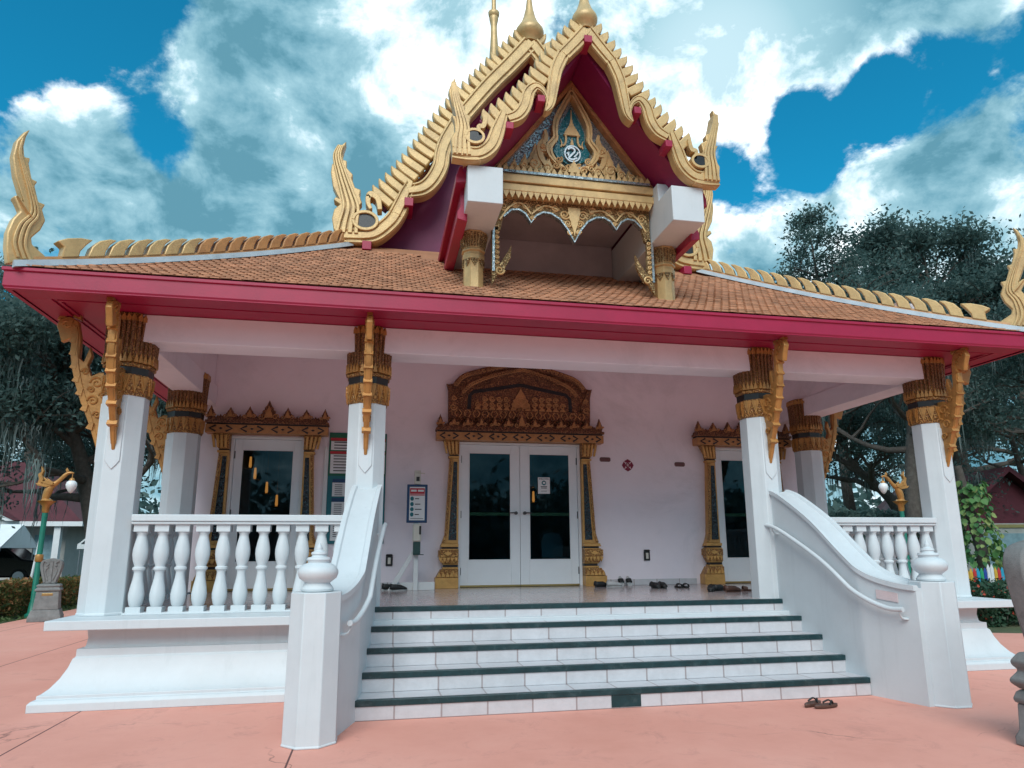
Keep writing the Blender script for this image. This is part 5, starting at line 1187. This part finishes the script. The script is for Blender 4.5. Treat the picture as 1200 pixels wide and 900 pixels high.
for x in (-1, 1):
    for y in (-.5, 1.9): mb = MB(); mb.tube([(x, y, 0), (x, y, 1.75)], .03, 8); mb.build('leg', 'alloy', S, 50)
S = empty('parked_car', (-19.6, 28.2, 0), 0, 'black people carrier parked under the white tent', 'car')
mb = MB(); side = [(-2.3, .3), (2.35, .3), (2.4, .75), (2.3, 1.0), (1.5, 1.12), (.75, 1.68), (-1.7, 1.74), (-2.25, 1.2)]; mb.prism(side, -.9, .9); bd = mb.build('body', 'carpaint', S, 30, .08, 3)
mb = MB(); mb.prism([(.55, 1.18), (1.25, 1.15), (.7, 1.6), (-.2, 1.62), (-.2, 1.2)], -.912, -.9); mb.prism([(-.3, 1.2), (-.3, 1.62), (-1.55, 1.64), (-1.85, 1.25)], -.912, -.9); mb.build('side_window', 'glass', S, 0)
for x in (-1.45, 1.5):
    for y in (-.86, .86):
        mb = MB(); mb.lathe([(.2, -.11), (.33, -.11), (.34, -.08), (.34, .08), (.33, .11), (.2, .11)], n=26); w_ = mb.build('wheel', 'tyre', S, 40); w_.rotation_euler = (PI / 2, 0, 0); w_.location = (x, y, .34)
        mb = MB(); mb.lathe([(.05, .115), (.06, .125), (.02, .13)], n=12)
        for k in range(5): a = k * 2 * PI / 5; mb.prism([(math.cos(a + d_) * q, math.sin(a + d_) * q) for q, d_ in ((.04, -.5), (.22, -.2), (.22, .2), (.04, .5))], .10, .118, XY)
        mb.lathe([(.2, .05), (.23, .05), (.23, .115), (.2, .115)], n=26); mb.build('rim', 'alloy', w_, 30)
mb = MB(); mb.prism([(2.28, .72), (2.42, .74), (2.38, .92), (2.1, .95)], -.905, -.6); mb.build('headlight', 'lampglass', S, 0)
mb = MB(); mb.box(-.15, .05, -.93, -.9, .98, 1.02); mb.box(-1.2, -1.0, -.93, -.9, .98, 1.02); mb.build('door_handle', 'metal', S, 0)
S = empty('yard_gate', (-13.3, 25., 0), 0, 'grey framed gate with dark green panel beside the tent', 'gate')
mb = MB(); mb.box(-1.3, -1.1, 0, .1, 0, 1.6); mb.box(.55, .7, 0, .1, 0, 1.6); mb.box(-1.1, .55, .0, .08, 1.45, 1.58); mb.box(-1.1, .55, 0, .08, .1, .2); mb.box(.7, 2.2, .02, .08, .1, 1.5); mb.build('gate_frame', 'galv', S, 30); mb = MB(); mb.box(-1.1, .55, .03, .05, .2, 1.45); mb.build('gate_panel', 'darkgreen', S, 0)

# maroon gabled houses at the right
def rhouse(loc, rz, label, w, d, e, t):
    S = empty('house', loc, rz, label, 'house')
    mb = MB(); mb.box(-w, w, 0, d, 0, e); mb.build('wall', 'housewall', S, 30)
    mb = MB(); mb.prism([(-w, e + .001), (w, e + .001), (0, t)], .02, .12); mb.build('gable_wall', 'maroonwall', S, 0)
    mb = MB()
    for s in (-1, 1): mb.prism([(s * (w + .5), e - .35), (0, t + .15), (0, t + .32), (s * (w + .62), e - .25)], -.55, d + .5)
    mb.build('roof', 'maroon', S, 30)
    mb = MB()
    for s in (-1, 1): mb.prism([(s * (w + .5), e - .42), (0, t + .06), (0, t + .36), (s * (w + .68), e - .25)], -.62, -.551)
    mb.build('gable_board', 'maroonwall', S, 0)
    mb = MB(); mb.box(-w, w, -.06, -.001, e - .22, e - .06); mb.build('trim_board', 'brass', S, 0); mb = MB(); mb.box(-w * .5, w * .3, -.03, -.001, .3, e - .5); mb.build('window', 'dark', S, 0)
rhouse((29.0, 21.5, 0), R(-12), 'house with a tall maroon gable beyond the climbing plant', 3.0, 9, 2.6, 5.1)
rhouse((24.9, 22.6, 0), R(-30), 'house with a steep maroon shingle roof half hidden behind the right corner column', 1.5, 5, 2.4, 4.3)

# ================================================================== sky and light
W = bpy.data.worlds.new('World'); sc.world = W; W.use_nodes = True; nt = W.node_tree; L = nt.links.new
bg = nt.nodes['Background']
SUN_EL, SUN_AZ = R(42), R(196)      # azimuth clockwise from +Y: behind the camera, a little to its left
sky = nd(nt, 'ShaderNodeTexSky'); sky.sky_type = 'NISHITA'; sky.sun_disc = False; sky.sun_elevation = SUN_EL; sky.sun_rotation = SUN_AZ; sky.dust_density = .6; sky.ozone_density = 2.5
tint = nd(nt, 'ShaderNodeMix', data_type='RGBA', blend_type='MULTIPLY'); tint.inputs['Factor'].default_value = 1.; L(sky.outputs[0], tint.inputs['A']); tint.inputs['B'].default_value = (.05, .70, .76, 1)
tc = nd(nt, 'ShaderNodeTexCoord'); dirv = tc.outputs['Generated']
sp = nd(nt, 'ShaderNodeSeparateXYZ'); L(dirv, sp.inputs[0])
zz = nd(nt, 'ShaderNodeMath', operation='MAXIMUM'); L(sp.outputs[2], zz.inputs[0]); zz.inputs[1].default_value = 0.
za = nd(nt, 'ShaderNodeMath', operation='ADD'); L(zz.outputs[0], za.inputs[0]); za.inputs[1].default_value = .7
dv = nd(nt, 'ShaderNodeVectorMath', operation='DIVIDE'); L(dirv, dv.inputs[0]); cb = nd(nt, 'ShaderNodeCombineXYZ')
for i in range(3): L(za.outputs[0], cb.inputs[i])
L(cb.outputs[0], dv.inputs[1])
def fbm(sc_, det, ro, dist, off, src=None):
    mp = nd(nt, 'ShaderNodeMapping'); mp.inputs['Location'].default_value = off; L(dv.outputs[0], mp.inputs[0])
    n = nd(nt, 'ShaderNodeTexNoise', Scale=sc_, Detail=det, Roughness=ro, Distortion=dist); L(mp.outputs[0], n.inputs['Vector']); return n.outputs['Fac']
def blob(d, c0, c1, amt):
    dt = nd(nt, 'ShaderNodeVectorMath', operation='DOT_PRODUCT'); L(dirv, dt.inputs[0]); dt.inputs[1].default_value = d
    m_ = nd(nt, 'ShaderNodeMapRange', interpolation_type='SMOOTHSTEP'); L(dt.outputs['Value'], m_.inputs[0]); m_.inputs[1].default_value = math.cos(R(c0)); m_.inputs[2].default_value = math.cos(R(c1)); m_.inputs[3].default_value = 0.; m_.inputs[4].default_value = amt
    return m_.outputs[0]
def add(a, b_, op='ADD'):
    n = nd(nt, 'ShaderNodeMath', operation=op)
    for i, q in enumerate((a, b_)):
        if isinstance(q, (int, float)): n.inputs[i].default_value = q
        else: L(q, n.inputs[i])
    return n.outputs[0]
base = fbm(3.6, 15., .60, .1, (3.1, 1.7, .4)); soft = fbm(3.6, 5., .5, .1, (3.1, 1.7, .4)); puff = fbm(11., 12., .62, .25, (1.3, 5.1, 2.2))
SH = [((-.39, .745, .545), 14, 6, -.32), ((.485, .72, .495), 7, 2, -.28), ((.545, .665, .51), 6, 1, -.25), ((.60, .61, .518), 5, .5, -.22), ((-.438, .852, .287), 7, 1, -.22), ((-.354, .856, .376), 3.5, .5, -.14),
      ((-.22, .852, .474), 14, 4, .17), ((-.031, .824, .565), 16, 4, .17), ((.53, .62, .58), 12, 4, .1), ((-.388, .827, .408), 9, 2, .24), ((.583, .71, .395), 13, 4, .16), ((.40, .70, .59), 11, 4, .12)]
lowz = nd(nt, 'ShaderNodeMapRange', interpolation_type='SMOOTHSTEP'); L(sp.outputs[2], lowz.inputs[0]); lowz.inputs[1].default_value = .36; lowz.inputs[2].default_value = .12; lowz.inputs[3].default_value = .04; lowz.inputs[4].default_value = .22
bias = lowz.outputs[0]
for d, c0, c1, amt in SH: bias = add(bias, blob(d, c0, c1, amt))
fine = add(add(puff, -.5), .34, 'MULTIPLY'); cov = add(add(base, bias), fine); cvs = add(soft, add(bias, .13, 'MINIMUM'))
mk = nd(nt, 'ShaderNodeMapRange', interpolation_type='SMOOTHSTEP'); L(cov, mk.inputs[0]); mk.inputs[1].default_value = .47; mk.inputs[2].default_value = .57
# the sun stands behind: thin cloud and rims glow, thick cloud is grey; billows give relief inside
thick = add(add(cvs, -.52), add(add(puff, -.5), -1.05, 'MULTIPLY')); thick = add(thick, add(add(base, -.5), -.45, 'MULTIPLY'))
lump = fbm(6.5, 10., .58, .2, (9.2, 4.4, 3.3)); thick = add(thick, add(add(lump, -.47), -1.0, 'MULTIPLY'))
tk = nd(nt, 'ShaderNodeMapRange'); L(thick, tk.inputs[0]); tk.inputs[1].default_value = -.22; tk.inputs[2].default_value = .23
glow = add(blob((.40, .70, .59), 13, 0, .6), blob((.10, .76, .64), 12, 0, .45)); dk = add(tk.outputs[0], glow, 'SUBTRACT')
cc = ramp(nt, dk, [(.0, (7.4, 7.8, 8.0)), (.2, (4.9, 5.8, 6.2)), (.5, (1.9, 3.2, 3.7)), (.85, (.95, 2.1, 2.65)), (1., (.6, 1.6, 2.1))])
mxs = nd(nt, 'ShaderNodeMix', data_type='RGBA'); L(mk.outputs[0], mxs.inputs['Factor']); L(tint.outputs['Result'], mxs.inputs['A']); L(cc.outputs['Color'], mxs.inputs['B'])
L(mxs.outputs['Result'], bg.inputs[0]); bg.inputs['Strength'].default_value = .118

sd = bpy.data.lights.new('sun', 'SUN'); sd.energy = 1.5; sd.angle = R(40); sd.color = (1, .98, .96)
so = bpy.data.objects.new('sun', sd); COL.objects.link(so)
dvec = Vector((math.sin(SUN_AZ) * math.cos(SUN_EL), math.cos(SUN_AZ) * math.cos(SUN_EL), math.sin(SUN_EL)))
so.rotation_euler = dvec.to_track_quat('Z', 'Y').to_euler(); so.location = dvec * 50

# ================================================================== camera
cd = bpy.data.cameras.new('camera'); cam = bpy.data.objects.new('camera', cd); COL.objects.link(cam); sc.camera = cam
yaw, pitch, roll = .1942, .2062, -.005
fw = Vector((math.sin(yaw) * math.cos(pitch), math.cos(yaw) * math.cos(pitch), math.sin(pitch))); rt = Vector((math.cos(yaw), -math.sin(yaw), 0)); up = rt.cross(fw)
r2 = rt * math.cos(roll) + up * math.sin(roll); u2 = up * math.cos(roll) - rt * math.sin(roll)
mt = Matrix((r2, u2, -fw)).transposed().to_4x4(); mt.translation = Vector((-2.388, -8.141, 1.46)); cam.matrix_world = mt
cd.sensor_width = 36; cd.lens = 36 * 802.7 / 1200; cd.shift_y = 25.2 / 1200; cd.clip_end = 2000; cd.clip_start = .05
vs_ = sc.view_settings; vs_.view_transform = 'Standard'; vs_.look = 'None'; vs_.exposure = .86; vs_.gamma = 1.; vs_.use_curve_mapping = False
sc.cycles.max_bounces = 12; sc.cycles.diffuse_bounces = 8; sc.cycles.use_denoising = True; sc.cycles.transparent_max_bounces = 12
